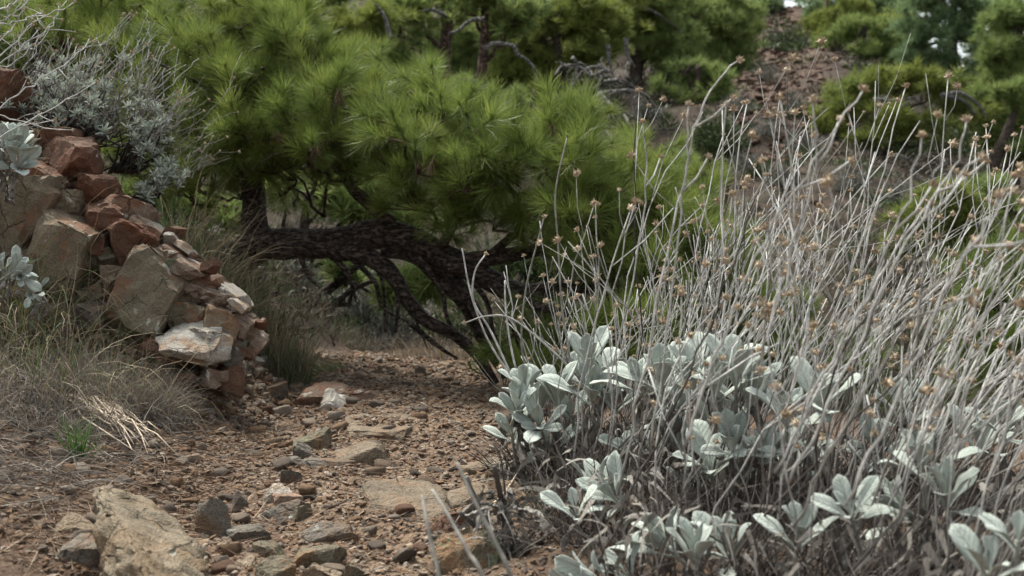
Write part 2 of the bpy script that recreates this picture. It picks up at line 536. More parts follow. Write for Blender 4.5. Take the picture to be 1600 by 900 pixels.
def wool_mat(name, c0, c1, trans, back=None):
    m = bpy.data.materials.new(name)
    m.use_nodes = True
    nt = m.node_tree
    b = nt.nodes['Principled BSDF']
    b.inputs['Roughness'].default_value = 0.9
    b.inputs['Specular IOR Level'].default_value = 0.1
    b.inputs['Sheen Weight'].default_value = 0.25
    co = objcoord(nt)
    n = noise(nt, co, 60, 4, 0.6)
    n2 = noise(nt, co, 700, 2, 0.6)
    c = mixc(nt, obj_rand(nt), c0, c1)
    c = mixc(nt, ramp(nt, n, [(0.35, 0.35), (0.65, 0.0)]), c, tuple(q * 0.72 for q in c0))
    c = mixc(nt, ramp(nt, n2, [(0.4, 0.18), (0.6, 0.0)]), c, tuple(q * 0.6 for q in c0))
    nt.links.new(c, b.inputs['Base Color'])
    # the midrib and a few side veins; the tip and the edge wear brown here and there
    sep = nd(nt, 'ShaderNodeSeparateXYZ', None, Vector=co)
    ax = mth(nt, 'ABSOLUTE', sep.outputs[0])
    rib = ramp(nt, mth(nt, 'MULTIPLY', ax, 300.0), [(0.0, 0.0), (0.5, 1.0)])
    side = mth(nt, 'SINE', mth(nt, 'MULTIPLY', mth(nt, 'SUBTRACT', sep.outputs[1], mth(nt, 'MULTIPLY', ax, 1.2)), 620.0))
    worn = mth(nt, 'MULTIPLY', ramp(nt, mth(nt, 'ADD', mth(nt, 'MULTIPLY', sep.outputs[1], 6.0), mth(nt, 'MULTIPLY', n, 0.6)), [(0.78, 0.0), (0.92, 0.7)]), ramp(nt, noise(nt, co, 25, 3, 0.6), [(0.5, 0.0), (0.62, 1.0)]))
    c = mixc(nt, worn, c, (0.17, 0.125, 0.08))
    nt.links.new(c, b.inputs['Base Color'])
    bump(nt, b, mth(nt, 'ADD', mth(nt, 'ADD', n, mth(nt, 'MULTIPLY', n2, 0.5)), mth(nt, 'ADD', rib, mth(nt, 'MULTIPLY', side, 0.12))), 0.7, 0.003)
    return m
M['silver_leaf'] = wool_mat('silver_woolly_leaf', (0.355, 0.395, 0.355), (0.475, 0.515, 0.465), 0.1)
M['dead_leaf'] = wool_mat('withered_leaf', (0.13, 0.115, 0.10), (0.27, 0.245, 0.215), 0.1)
M['shoot'] = wool_mat('woolly_shoot', (0.22, 0.21, 0.18), (0.33, 0.33, 0.29), 0.0)

def stem_mat(name, lo, hi):
    m, nt, b = new_mat(name)
    co = objcoord(nt)
    c = mixc(nt, obj_rand(nt), lo, hi)
    n = noise(nt, co, 38, 4, 0.6)
    c = mixc(nt, ramp(nt, n, [(0.42, 0.65), (0.60, 0.0)]), c, tuple(q * 0.42 for q in lo))
    # the old woody foot of a stem is brown and loses its felt
    z = nd(nt, 'ShaderNodeSeparateXYZ', None, Vector=co).outputs[2]
    zz = mth(nt, 'ADD', z, mth(nt, 'MULTIPLY', mth(nt, 'SUBTRACT', noise(nt, co, 9, 2, 0.5), 0.5), 0.3))
    c = mixc(nt, ramp(nt, zz, [(0.08, 0.88), (0.34, 0.0)]), c, (0.07, 0.056, 0.047))
    nt.links.new(c, b.inputs['Base Color'])
    bump(nt, b, noise(nt, co, 300, 2, 0.5), 0.4, 0.002)
    return m
M['stem_pale'] = stem_mat('pale_dry_stem', (0.437, 0.423, 0.398), (0.645, 0.631, 0.610))
M['stem_grey'] = stem_mat('grey_dry_stem', (0.210, 0.198, 0.176), (0.420, 0.401, 0.369))
M['stem_dark'] = stem_mat('dark_dry_stem', (0.045, 0.036, 0.032), (0.11, 0.09, 0.08))
M['twig'] = leafy_mat('dark_twigs', [(0.0, (0.03, 0.025, 0.022)), (0.6, (0.085, 0.072, 0.064)), (1.0, (0.19, 0.17, 0.155))], 0.0, 0.9)
M['seed_head'] = leafy_mat('tan_seed_head', [(0.0, (0.235, 0.172, 0.114)), (0.5, (0.414, 0.322, 0.222)), (1.0, (0.605, 0.512, 0.402))], 0.15, 0.8, 'both', 0.1)
M['cone'] = bark_mat('pine_cone', (0.045, 0.03, 0.02), (0.15, 0.10, 0.07), 3.0)

# ------------------------------------------------------------------ terrain: path, bank, verge, hillside
def terrain():
    ys = [-6, -4, -2.5, -1.2, -0.3, 0.3, 0.7, 0.95]
    while ys[-1] < 120:
        ys.append(ys[-1] * (1.0062 if ys[-1] < 9 else 1.02) + 0.0)
    ys = np.array(ys)
    core = np.arange(-2.3, 1.0, 0.0135)
    out_r, out_l = [core[-1]], [core[0]]
    while out_r[-1] < 110:
        out_r.append(out_r[-1] + max(0.03, 0.10 * (out_r[-1] - 0.8)) if out_r[-1] < 5 else out_r[-1] + 0.055 * out_r[-1])
    while out_l[-1] > -110:
        out_l.append(out_l[-1] - max(0.03, 0.08 * (-out_l[-1] - 2.0)) if out_l[-1] > -5 else out_l[-1] + 0.055 * out_l[-1])
    xs = np.concatenate([np.array(out_l[1:])[::-1], core, np.array(out_r[1:])])
    X, Y = np.meshgrid(xs, ys)
    Z = height(X, Y)
    V = np.stack([X, Y, Z], -1).reshape(-1, 3)
    xc = pathx(Y)
    P = np.stack([X, Y, X * 0], -1)
    wob = 0.10 * fbm(P * 2.5 + 40, 3)
    off = np.abs(X - xc + 0.02) + wob
    on = 1 - ss(0.36, 0.50, off)
    on = on * (1 - ss(6.6, 7.6, Y))
    lit = ss(0.42, 0.75, -(X - xc) + wob * 1.5) * (1 - ss(3.6, 4.2, Y)) + 0.5 * ss(0.45, 0.6, np.abs(X - xc) + wob) * ss(4.5, 6, Y)
    far = np.maximum(ss(6.4, 8.0, Y + wob * 4), ss(4.7, 5.6, Y) * ss(0.42, 0.6, np.abs(X - xc) + wob))
    ratio = X / np.maximum(Y, 1)
    red = ss(0.17, 0.20, ratio + 0.02 * fbm(P * 0.4, 3)) * (1 - ss(0.27, 0.30, ratio)) * ss(17, 22, Y) + 0.2 * ss(0.1, 0.5, fbm(P * 0.3 + 80, 3)) * ss(14, 18, Y)
    ny, nx = X.shape
    i = np.arange(ny - 1)[:, None] * nx
    j = np.arange(nx - 1)[None]
    Q = np.stack([i + j, i + j + 1, i + nx + j + 1, i + nx + j], -1).reshape(-1, 4)
    cx = 0.25 * (X[:-1, :-1] + X[1:, :-1] + X[:-1, 1:] + X[1:, 1:]).ravel()
    cy = 0.5 * (Y[:-1, :-1] + Y[1:, :-1]).ravel()
    con = 0.25 * (on[:-1, :-1] + on[1:, :-1] + on[:-1, 1:] + on[1:, 1:]).ravel()
    which = np.where(cy > 7.6, 3, np.where(con > 0.5, 0, np.where(cx < pathx(cy), 1, 2)))
    at = {'path': on.ravel(), 'litter': np.clip(lit, 0, 1).ravel(), 'far': far.ravel(), 'red': np.clip(red, 0, 1).ravel()}
    objs = []
    for k, nm in enumerate(('path', 'bank', 'verge', 'hillside')):
        q = Q[which == k]
        used, inv = np.unique(q, return_inverse=True)
        me = np_mesh(nm, V[used], inv.reshape(-1, 4), True, {a: v[used] for a, v in at.items()})
        o = link(nm, me, M['ground'], None, 'structure')
        objs.append(o)
    return objs
PATH, BANK, VERGE, HILL = terrain()
PATH['label'] = 'narrow stony footpath of reddish soil and gravel'
BANK['label'] = 'sloping earth bank with fallen needles beside the path'
VERGE['label'] = 'earth verge under the silvery shrubs'
HILL['label'] = 'reddish wooded hillside rising behind the trees'

# ------------------------------------------------------------------ rocks
_ico = {}
def ico(sub):
    if sub not in _ico:
        bm = bmesh.new()
        bmesh.ops.create_icosphere(bm, subdivisions=sub, radius=1.0)
        V = np.array([v.co[:] for v in bm.verts])
        T = np.array([[v.index for v in f.verts] for f in bm.faces])
        bm.free()
        _ico[sub] = (V, T)
    return _ico[sub]

def rock_geo(seed, sub=4, planes=11, rough=0.10, flat=0.42, chips=None):
    """A broken stone: a few large faces, then many corners chipped off, then grain."""
    g = np.random.default_rng(seed)
    V, T = ico(sub)
    V = V.copy()
    ax3 = np.array([[1, 0, 0], [-1, 0, 0], [0, 1, 0], [0, -1, 0], [0, 0, 1], [0, 0, -1]], float)
    k3 = max(0, planes - 6)
    n = unit(np.concatenate([ax3 + g.normal(0, 0.24, (6, 3)), g.normal(size=(k3, 3))]))
    d = np.concatenate([g.uniform(flat, flat + 0.16, 6), g.uniform(flat + 0.16, flat + 0.42, k3)])
    for k in range(len(n)):
        s = V @ n[k]
        V = V - np.maximum(0, s - d[k])[:, None] * n[k]
    chips = (0 if sub < 3 else 14 if sub == 3 else 30) if chips is None else chips
    for k in range(chips):
        m = unit(g.normal(size=3))
        s = V @ m
        c = s.max() * g.uniform(0.88, 0.98)
        V = V - np.maximum(0, s - c)[:, None] * m
    off = g.uniform(0, 50, 3)
    if sub >= 3:
        # bedding: thin ledges across the stone
        ax = unit(g.normal(size=3) * np.array([0.5, 0.5, 1.0]))
        lay = V @ ax * g.uniform(2.2, 4.0) + 0.35 * fbm(V * 2 + off, 2)
        led = np.floor(lay) * 1.7
        V = V * (1 + 0.035 * vn(np.stack([led, led * 0.7 + 3, led * 0 + off[0]], -1)))[:, None]
    r = 1 + rough * 0.7 * fbm(V * 2.6 + off, 3) + (rough * 0.55 * fbm(V * 9 + off, 3) if sub >= 4 else 0)
    V = V * r[:, None]
    lo, hi = V.min(0), V.max(0)
    V = (V - (lo + hi) / 2) / ((hi - lo) / 2)
    return V, T

_rockseed = [100]
def rock_obj(name, loc, dims, rot, mat, sub=4, parent=None, planes=12, rough=0.09, flat=0.40):
    _rockseed[0] += 1
    V, T = rock_geo(_rockseed[0], sub, planes, rough, flat)
    V = V * (np.asarray(dims) / 2)
    o = link(name, np_mesh(name, V, T, sub < 3), M[mat], parent)
    return place(o, loc, rot)

# rocks lying on the path: (px, base py, width px, height px, depth factor, tilt, turn, material, label)
PATH_ROCKS = [
    (122, 893, 86, 62, 0.9, (5, 25, -10), 'rock_grey', 'dark grey rock with a white quartz spot beside the large boulder'),
    (108, 838, 66, 30, 0.7, (0, 28, 10), 'rock_tan', 'small tan plate of rock above the dark grey rock'),
    (195, 905, 62, 30, 0.8, (0, 0, 20), 'rock_tan', 'low tan rock at the foot of the large boulder'),
    (328, 838, 52, 76, 0.5, (-12, 6, 8), 'rock_grey', 'dark upright block with a bluish lichen spot'),
    (372, 800, 30, 42, 0.6, (0, 10, 20), 'rock_grey', 'small grey stone beside the dark upright block'),
    (384, 848, 58, 34, 0.8, (5, -10, 30), 'rock_grey', 'angular grey stone with a pale ridge'),
    (438, 815, 72, 32, 0.6, (0, -8, 10), 'rock_grey', 'long dark stone lying across the gravel'),
    (472, 812, 36, 28, 0.8, (0, 0, 40), 'rock_olive', 'rounded brown stone at the end of the long dark stone'),
    (512, 852, 82, 40, 0.6, (0, -14, 12), 'rock_grey', 'charcoal slab tilted up out of the gravel'),
    (420, 874, 56, 36, 0.8, (0, -12, -10), 'rock_olive', 'olive brown stone with mossy face'),
    (487, 890, 88, 48, 0.7, (0, 6, 5), 'rock_olive', 'broad mossy olive rock in the gravel'),
    (428, 912, 60, 44, 0.8, (0, 0, 30), 'rock_olive', 'brown angular rock below the mossy stone'),
    (502, 915, 60, 40, 0.8, (0, 10, -30), 'rock_tan', 'pale brown rock at the bottom edge of the path'),
    (556, 908, 42, 30, 0.8, (0, 10, 10), 'rock_olive', 'small brown rock next to the pale brown rock'),
    (383, 893, 40, 26, 0.8, (0, 0, 50), 'rock_tan', 'little rounded tan rock at the bottom edge'),
    (434, 780, 46, 26, 0.7, (0, 12, -8), 'rock_pale', 'pale grey stone with a wedge shape'),
    (446, 789, 44, 16, 0.7, (0, 4, 10), 'rock_pink', 'flat pinkish stone lying by the pale wedge'),
    (453, 752, 30, 26, 0.8, (0, 0, 12), 'rock_grey', 'small five sided grey stone'),
    (486, 706, 58, 44, 0.8, (0, -6, 8), 'rock_olive', 'brown rock beside the cracked bedrock'),
    (470, 714, 26, 28, 0.6, (0, 12, 0), 'rock_grey', 'bluish grey flake leaning on a brown rock'),
    (560, 724, 104, 52, 0.8, (4, -6, 14), 'rock_slab', 'tan ledge of bedrock with a dark broken end'),
    (585, 684, 120, 34, 1.1, (3, 0, -6), 'rock_slab', 'flat worn slab of bedrock across the path'),
    (645, 806, 190, 84, 0.9, (6, -9, 12), 'rock_slab', 'big humped bedrock slab in the path'),
    (716, 792, 96, 62, 0.8, (6, 10, 24), 'rock_slab', 'stepped end of the big humped slab'),
    (770, 740, 150, 46, 0.8, (0, 2, -4), 'rock_slab', 'low orange tan slab at the shrub foot'),
    (800, 796, 96, 80, 0.8, (0, 6, 12), 'rock_slab', 'blocky orange brown rock under the silvery leaves'),
    (702, 832, 62, 42, 0.8, (0, 0, 30), 'rock_red', 'dark rust brown rock near the bare stalks'),
    (738, 893, 112, 70, 0.7, (0, -6, 10), 'rock_olive', 'grey green rock behind the bare stalks'),
    (508, 733, 80, 14, 0.6, (0, 4, 6), 'rock_grey', 'thin dark flake of rock lying flat'),
    (442, 727, 50, 14, 0.6, (0, -4, 0), 'rock_grey', 'small flat dark flake left of the tan ledge'),
    (500, 632, 92, 40, 0.9, (6, 8, 10), 'rock_pink', 'pinkish broken slab on the edge of the path'),
    (528, 640, 56, 34, 0.8, (0, 16, -10), 'rock_pale', 'whitish rock on the pinkish slab'),
    (562, 626, 50, 26, 0.8, (0, -6, 0), 'rock_pink', 'tan block behind the whitish rock'),
    (424, 618, 44, 26, 0.8, (0, 0, 40), 'rock_grey', 'grey stone at the bank foot'),
    (362, 582, 34, 26, 0.8, (0, 8, 0), 'rock_pale', 'light grey stone below the outcrop'),
    (602, 585, 34, 16, 0.8, (0, 0, 0), 'rock_tan', 'small stone where the path bends away'),
    (262, 605, 64, 20, 0.8, (0, 22, 0), 'rock_red', 'dark red slab sticking out of the slope'),
    (286, 588, 40, 18, 0.8, (0, 10, 0), 'rock_red', 'small dark red rock in the earth slope'),
]
ROCKS = []
for (px, py, wp, hp, df, rot, mt, lab) in PATH_ROCKS:
    p = pixg(px, min(py, 925))
    d = p[1]
    ww, hh = wp * d / F, hp * d / F * 1.25
    q = Euler((R(rot[0]), R(rot[1]), R(rot[2])))
    o = rock_obj('rock', (p[0], p[1] + ww * df * 0.35, p[2] - hh * (0.32 if mt == 'rock_slab' else 0.14)), (ww * 1.14, ww * df, hh * 1.5), q, mt, 5 if wp > 110 else 4, planes=10 if wp < 60 else 14)
    tag(o, lab, 'rock', 'rocks lying in the path and on its edge')
    ROCKS.append(o)

def hull_rock(name, pts, mat, label, cat, rough=0.012, cuts=4, sharp=0.0):
    P = np.array([pix(*p) for p in pts])
    c = P.mean(0)
    bm = bmesh.new()
    for p in P - c:
        bm.verts.new(p.tolist())
    bmesh.ops.convex_hull(bm, input=bm.verts[:])
    bmesh.ops.delete(bm, geom=[v for v in bm.verts if not v.link_faces], context='VERTS')
    bmesh.ops.dissolve_limit(bm, angle_limit=0.12, verts=bm.verts[:], edges=bm.edges[:])
    bmesh.ops.bevel(bm, geom=bm.edges[:], offset=0.006, segments=2, affect='EDGES')
    bmesh.ops.triangulate(bm, faces=bm.faces[:])
    for k in range(cuts):
        long = [e for e in bm.edges if e.calc_length() > 0.010]
        if not long: break
        bmesh.ops.subdivide_edges(bm, edges=long, cuts=1)
        bmesh.ops.triangulate(bm, faces=bm.faces[:])
    bm.normal_update()
    V = np.array([v.co[:] for v in bm.verts])
    N = np.array([v.normal[:] for v in bm.verts])
    T = np.array([[v.index for v in f.verts] for f in bm.faces])
    bm.free()
    # bedding steps and grain
    lay = V @ unit(np.array([0.5, -0.3, 0.8]))
    step = np.abs(((lay * 28 + 0.9 * fbm(V * 14, 3)) % 1.0) - 0.5)
    h = rough * fbm(V * 16, 4) + rough * 0.9 * ss(0.35, 0.5, step) * (0.4 + fbm(V * 9 + 7, 2))
    V = V + N * h[:, None]
    o = link(name, np_mesh(name, V, T, True), M[mat])
    place(o, c)
    return tag(o, label, cat, 'rocks lying in the path and on its edge')
hull_rock('rock', [(150, 762, 2.16), (202, 768, 2.26), (262, 806, 2.2), (308, 850, 2.1), (330, 915, 1.95), (338, 965, 1.95), (246, 935, 1.74), (216, 862, 1.83), (180, 806, 1.98), (152, 790, 2.06), (150, 885, 1.96), (192, 950, 1.78), (150, 980, 2.0), (330, 960, 2.4), (160, 860, 2.3)],
          'rock_boulder', 'large tan boulder slanting out of the ground, pale on top and dark on its flank', 'rock')

# the outcrop: one thing of many fractured blocks
OC = thing('rock_outcrop', (-1.35, 4.0, 0.2), 'fractured rust red and tan rock outcrop with pale lichen above the path', 'rock outcrop')
OCR = [
    (14, 150, 46, 70, 4.3, (0, 20, 0), 'rock_red'), (112, 258, 78, 74, 4.15, (10, 14, 10), 'rock_red'), (70, 300, 76, 96, 4.1, (0, 6, 6), 'rock_red'),
    (160, 298, 46, 44, 4.1, (4, 12, -8), 'rock_red'), (158, 338, 62, 44, 4.05, (0, 6, 14), 'rock_red'), (112, 322, 50, 40, 4.05, (0, -6, 0), 'rock_face'),
    (40, 340, 92, 110, 4.0, (-8, 8, 5), 'rock_face'), (100, 395, 78, 128, 3.92, (-12, 12, 6), 'rock_face'), (46, 420, 64, 90, 3.9, (-8, -6, 0), 'rock_olive'),
    (156, 384, 40, 46, 3.98, (0, 16, 6), 'rock_red'), (200, 345, 62, 62, 4.1, (0, 24, 0), 'rock_pink'), (206, 388, 70, 66, 4.0, (-6, 18, 8), 'rock_red'),
    (180, 425, 56, 36, 3.95, (0, 4, 0), 'rock_red'), (232, 468, 96, 124, 3.85, (-14, 16, 10), 'rock_face'), (188, 480, 44, 104, 3.88, (-6, 4, 30), 'rock_red'),
    (270, 440, 60, 66, 3.92, (-4, 26, -4), 'rock_olive'), (254, 400, 60, 46, 4.02, (0, 32, 0), 'rock_pink'), (290, 415, 66, 30, 4.02, (0, 34, 6), 'rock_pink'),
    (322, 440, 72, 34, 3.98, (0, 36, -6), 'rock_pink'), (300, 462, 44, 46, 3.92, (0, 24, 20), 'rock_pink'), (340, 474, 56, 40, 3.92, (0, 30, 0), 'rock_pink'),
    (366, 470, 50, 26, 3.98, (0, 38, 0), 'rock_pale'), (344, 505, 64, 40, 3.86, (0, 24, 6), 'rock_tan'), (372, 512, 42, 40, 3.9, (0, 30, 0), 'rock_pink'),
    (298, 530, 78, 38, 3.72, (24, 22, 4), 'rock_pale'), (330, 528, 46, 34, 3.78, (10, 20, 0), 'rock_pale'), (336, 545, 40, 44, 3.76, (0, 10, 20), 'rock_pale'),
    (368, 545, 40, 46, 3.86, (0, 30, 8), 'rock_grey'), (308, 498, 36, 42, 3.84, (0, 16, 0), 'rock_face'), (285, 492, 46, 40, 3.84, (0, 8, 0), 'rock_olive'),
    (150, 492, 50, 36, 3.75, (12, 18, 0), 'rock_grey'), (128, 470, 46, 44, 3.85, (0, 10, 0), 'rock_face'), (262, 548, 60, 34, 3.75, (0, 16, 0), 'rock_red'),
    (225, 425, 50, 46, 3.98, (0, 14, 0), 'rock_red'), (90, 240, 60, 60, 4.25, (0, 4, 20), 'rock_red'), (20, 250, 70, 90, 4.2, (0, 10, 0), 'rock_olive'),
    (385, 500, 34, 30, 3.98, (0, 34, 0), 'rock_pink'), (392, 540, 34, 46, 3.95, (0, 34, 0), 'rock_pink'), (236, 365, 50, 30, 4.08, (0, 36, 0), 'rock_pale'),
]
for (px, py, wp, hp, d, rot, mt) in OCR:
    p = pix(px, py, d + (0.03 if py > 420 else -0.06)) - np.array(OC.location[:])
    ww, hh = wp * d / F, hp * d / F
    rock_obj('rock', p, (ww * 1.26, ww * 1.0 + 0.10, hh * 1.26), Euler([R(a) for a in rot]), mt, 4, OC, planes=14, rough=0.12, flat=0.42)
for k in range(130):
    t, u = rnd.random(), rnd.random()
    px, py = 20 + 350 * t, 230 + 250 * t * t + u * (300 - 60 * t)
    py = min(py, 590)
    d = 4.12 - 0.1 * t - 0.35 * u
    s = (16 + 40 * rnd.random() ** 2) * d / F
    p = pix(px, py, d)
    if p[2] - gz(p[0], p[1]) > 0.16: continue
    p = p - np.array(OC.location[:])
    rock_obj('rock', p, (s * 1.2, s, s * rnd.uniform(0.6, 1.1)), Euler((R(rnd.uniform(-25, 25)), R(rnd.uniform(-5, 35)), R(rnd.uniform(0, 180)))),
             rnd.choice(['rock_red', 'rock_face', 'rock_face', 'rock_olive', 'rock_pink', 'rock_tan']), 3, OC, planes=11, rough=0.06, flat=0.38)
# broken pieces that spill from the end of the outcrop towards the path
for k in range(46):
    t = rnd.random()
    p = pixg(345 + 95 * rnd.random(), 520 + 95 * t)
    s = rnd.uniform(14, 40) * (1 - 0.4 * t) * p[1] / F
    rock_obj('rock', p - np.array(OC.location[:]) + np.array([0, 0, s * 0.1]), (s * 1.3, s, s * rnd.uniform(0.5, 0.9)), Euler((R(rnd.uniform(-20, 20)), R(rnd.uniform(0, 35)), R(rnd.uniform(0, 180)))),
             rnd.choice(['rock_pink', 'rock_red', 'rock_face', 'rock_tan', 'rock_pale']), 3, OC, planes=11, rough=0.06, flat=0.38)
# pale crust plates along the ridge
for k in range(46):
    t = rnd.random()
    px, py = 215 + 185 * t + rnd.gauss(0, 14), 355 + 175 * t + rnd.gauss(0, 24)
    d = 4.0 - 0.12 * t + rnd.uniform(-0.05, 0.05)
    s = rnd.uniform(14, 32) * d / F
    p = pix(px, py, d) - np.array(OC.location[:])
    rock_obj('rock', p, (s * 1.3, s * 1.1, s * 0.6), Euler((R(rnd.uniform(-20, 20)), R(rnd.uniform(18, 46)), R(rnd.uniform(0, 180)))),
             rnd.choice(['rock_pink', 'rock_pale', 'rock_red', 'rock_pink', 'rock_face']), 3, OC, planes=10, rough=0.06, flat=0.45)

# stones: shared shapes, each a part of the path or of the bank
STONE_ME = []
for k in range(14):
    V, T = rock_geo(900 + k, 2, 8, 0.08, 0.5)
    V = V * np.array([1, rng.uniform(0.6, 0.95), rng.uniform(0.4, 0.75)]) * 0.5
    me = np_mesh('stone', V, T, True)
    me.materials.append(M['stone'])
    STONE_ME.append(me)
def stones(parent, n, xlo, xhi, smin, smax, ylo=2.0, yhi=6.0, power=2.0):
    k = 0
    while k < n:
        y = ylo * (yhi / ylo) ** (rnd.random() ** 1.1)
        x = float(pathx(y)) + rnd.uniform(xlo, xhi)
        if abs(x / y) > 0.48: continue
        s = (smin + (smax - smin) * rnd.random() ** power) * (0.7 + 0.13 * y)
        o = link('stone', STONE_ME[k % len(STONE_ME)], None, parent)
        place(o, (x, y, gz(x, y) + s * 0.08), (rnd.gauss(0, 0.25), rnd.gauss(0, 0.25), rnd.uniform(0, 6.3)), s)
        k += 1
stones(PATH, 290, -0.42, 0.42, 0.016, 0.055)
stones(BANK, 290, -0.95, -0.38, 0.014, 0.055, 2.0, 5.0)
stones(BANK, 90, -0.62, -0.36, 0.02, 0.06, 3.5, 5.2)
stones(VERGE, 60, 0.42, 0.7, 0.016, 0.05)

def gravel(name, n, xlo, xhi, ylo, yhi, smin, smax, mat, parent=None, grow=0.25, sink=0.1):
    V0, T0 = ico(1)
    V0 = V0[:12] if False else V0
    g = np.random.default_rng(n)
    base = np.array([[0, 0, 1], [0, 0, -1]] + [[math.cos(a), math.sin(a), z] for z, o in ((0.45, 0), (-0.45, 0.6)) for a in (np.arange(5) * 1.2566 + o)])
    T = []
    for i in range(5):
        j = (i + 1) % 5
        T += [[0, 2 + i, 2 + j], [1, 7 + j, 7 + i], [2 + i, 7 + i, 2 + j], [2 + j, 7 + i, 7 + j]]
    T = np.array(T)
    y = ylo * (yhi / ylo) ** g.random(n)
    x = pathx(y) + g.uniform(xlo, xhi, n)
    s = (smin + (smax - smin) * g.random(n) ** 2.5) * (1 + grow * (y - ylo))
    z = height(x, y)
    a = g.uniform(0, 6.283, n)
    V = base[None] * (1 + 0.28 * g.normal(size=(n, 12, 1))) * np.stack([np.ones(n), g.uniform(0.55, 1, n), g.uniform(0.35, 0.8, n)], -1)[:, None] * (s / 2)[:, None, None]
    ca, sa = np.cos(a)[:, None], np.sin(a)[:, None]
    W = np.stack([V[..., 0] * ca - V[..., 1] * sa, V[..., 0] * sa + V[..., 1] * ca, V[..., 2]], -1)
    tilt = g.normal(0, 0.3, (n, 1))
    W[..., 2] += W[..., 0] * tilt
    W += np.stack([x, y, z + s * sink], -1)[:, None]
    F_ = (T[None] + (np.arange(n) * 12)[:, None, None]).reshape(-1, 3)
    me = np_mesh(name, W.reshape(-1, 3), F_, False)
    return link(name, me, M[mat], parent, 'stuff')
tag(gravel('gravel', 26000, -0.46, 0.46, 1.9, 7.0, 0.003, 0.018, 'gravel'), 'loose mixed gravel spread over the path', 'gravel')
tag(gravel('scree', 9000, -1.1, -0.38, 1.95, 4.9, 0.005, 0.022, 'gravel'), 'small stone chips strewn on the bank below the outcrop', 'gravel')

# ------------------------------------------------------------------ ribbons: grass blades and fallen needles
def ribbons(root, d0, length, width, droop, g, seg=4, flat=None):
    """n curved blades: root (n,3), start direction (n,3), length, width, droop (n,)."""
    n = len(root)
    P = [root]
    d = unit(d0)
    step = (length / seg)[:, None]
    for s in range(seg):
        P.append(P[-1] + d * step)
        d = unit(d + np.stack([g.normal(0, 0.13, n), g.normal(0, 0.13, n), -droop / seg], -1))
    P = np.stack(P, 1)
    side = np.cross(d0, g.normal(size=(n, 3)))
    side = unit(side)
    wd = width[:, None] * np.linspace(1, 0.15, seg + 1)[None]
    A = P - side[:, None] * wd[..., None] * 0.5
    B = P + side[:, None] * wd[..., None] * 0.5
    V = np.stack([A, B], 2).reshape(n, -1, 3)
    q = np.array([[2 * s, 2 * s + 1, 2 * s + 3, 2 * s + 2] for s in range(seg)])
    Q = (q[None] + (np.arange(n) * (2 * (seg + 1)))[:, None, None]).reshape(-1, 4)
    return V.reshape(-1, 3), Q

def litter(name, n, seed, xlo, xhi, ylo, yhi, mat, lmin=0.05, lmax=0.13, wd=0.0016, lift=0.006, rise=0.12):
    g = np.random.default_rng(seed)
    y = ylo * (yhi / ylo) ** g.random(n)
    x = pathx(y) + g.uniform(xlo, xhi, n)
    z = height(x, y) + g.uniform(0.001, lift, n)
    a = g.uniform(0, 6.283, n)
    e = 0.02
    gx = (height(x + e, y, False) - height(x - e, y, False)) / (2 * e)
    gy = (height(x, y + e, False) - height(x, y - e, False)) / (2 * e)
    d0 = np.stack([np.cos(a), np.sin(a), gx * np.cos(a) + gy * np.sin(a) + np.abs(g.normal(0, rise, n))], -1)
    V, Q = ribbons(np.stack([x, y, z], -1), d0, g.uniform(lmin, lmax, n), np.full(n, wd) * (0.6 + 0.25 * y), g.uniform(0, 2.2 * rise, n), g, 3)
    return link(name, np_mesh(name, V, Q, True), M[mat], None, 'stuff')
tag(gravel('outcrop_grit', 5500, -1.35, -0.44, 3.55, 4.6, 0.008, 0.045, 'gravel', None, 0.0, 0.25), 'broken chips and grit filling the gaps of the outcrop', 'grit')
tag(litter('outcrop_needles', 1600, 15, -1.3, -0.42, 3.5, 4.5, 'litter', 0.05, 0.12, 0.0012), 'dry needles caught on the outcrop', 'pine needles')
tag(litter('needle_litter', 9000, 5, -1.35, -0.30, 1.95, 3.9, 'litter'), 'brown fallen pine needles strewn on the bank', 'pine needles')
tag(litter('dry_grass_litter', 1800, 6, -1.35, -0.55, 2.1, 3.6, 'grey_grass', 0.06, 0.18, 0.0018, 0.03, 0.35), 'thin tangled grey dry grass stalks lying on the bank', 'dry grass')
tag(litter('twig_litter', 2400, 8, -0.45, 0.15, 1.95, 6.0, 'litter', 0.04, 0.10, 0.0018), 'stray brown needles lying on the path gravel', 'pine needles')

def tuft(name, loc, label, specs, seed, cat='grass tuft', group=None):
    """specs: list of (part name, material, count, height lo, hi, spread radius, lean, droop, width, wind x)."""
    t = thing(name, loc, label, cat, group)
    g = np.random.default_rng(seed)
    for (pn, mt, n, h0, h1, rad, lean, droop, wd, wind) in specs:
        a = g.uniform(0, 6.283, n)
        r = rad * np.sqrt(g.random(n))
        root = np.stack([r * np.cos(a), r * np.sin(a) * 0.6, np.zeros(n)], -1)
        for q in range(n):
            pass
        root[:, 2] = height(root[:, 0] + loc[0], root[:, 1] + loc[1], False) - loc[2] - 0.01
        a2 = a + g.normal(0, 0.7, n)
        l = np.abs(g.normal(0, lean, n))
        d0 = np.stack([np.cos(a2) * l + wind, np.sin(a2) * l, np.ones(n)], -1)
        V, Q = ribbons(root, d0, g.uniform(h0, h1, n), np.full(n, wd), np.abs(g.normal(droop, droop * 0.5, n)), g, 7)
        link(pn, np_mesh(pn, V, Q, True), M[mt], t, 'stuff')
    return t

def at_ground(px, d):
    p = pix(px, 400, d)
    return np.array([p[0], d, gz(p[0], d)])

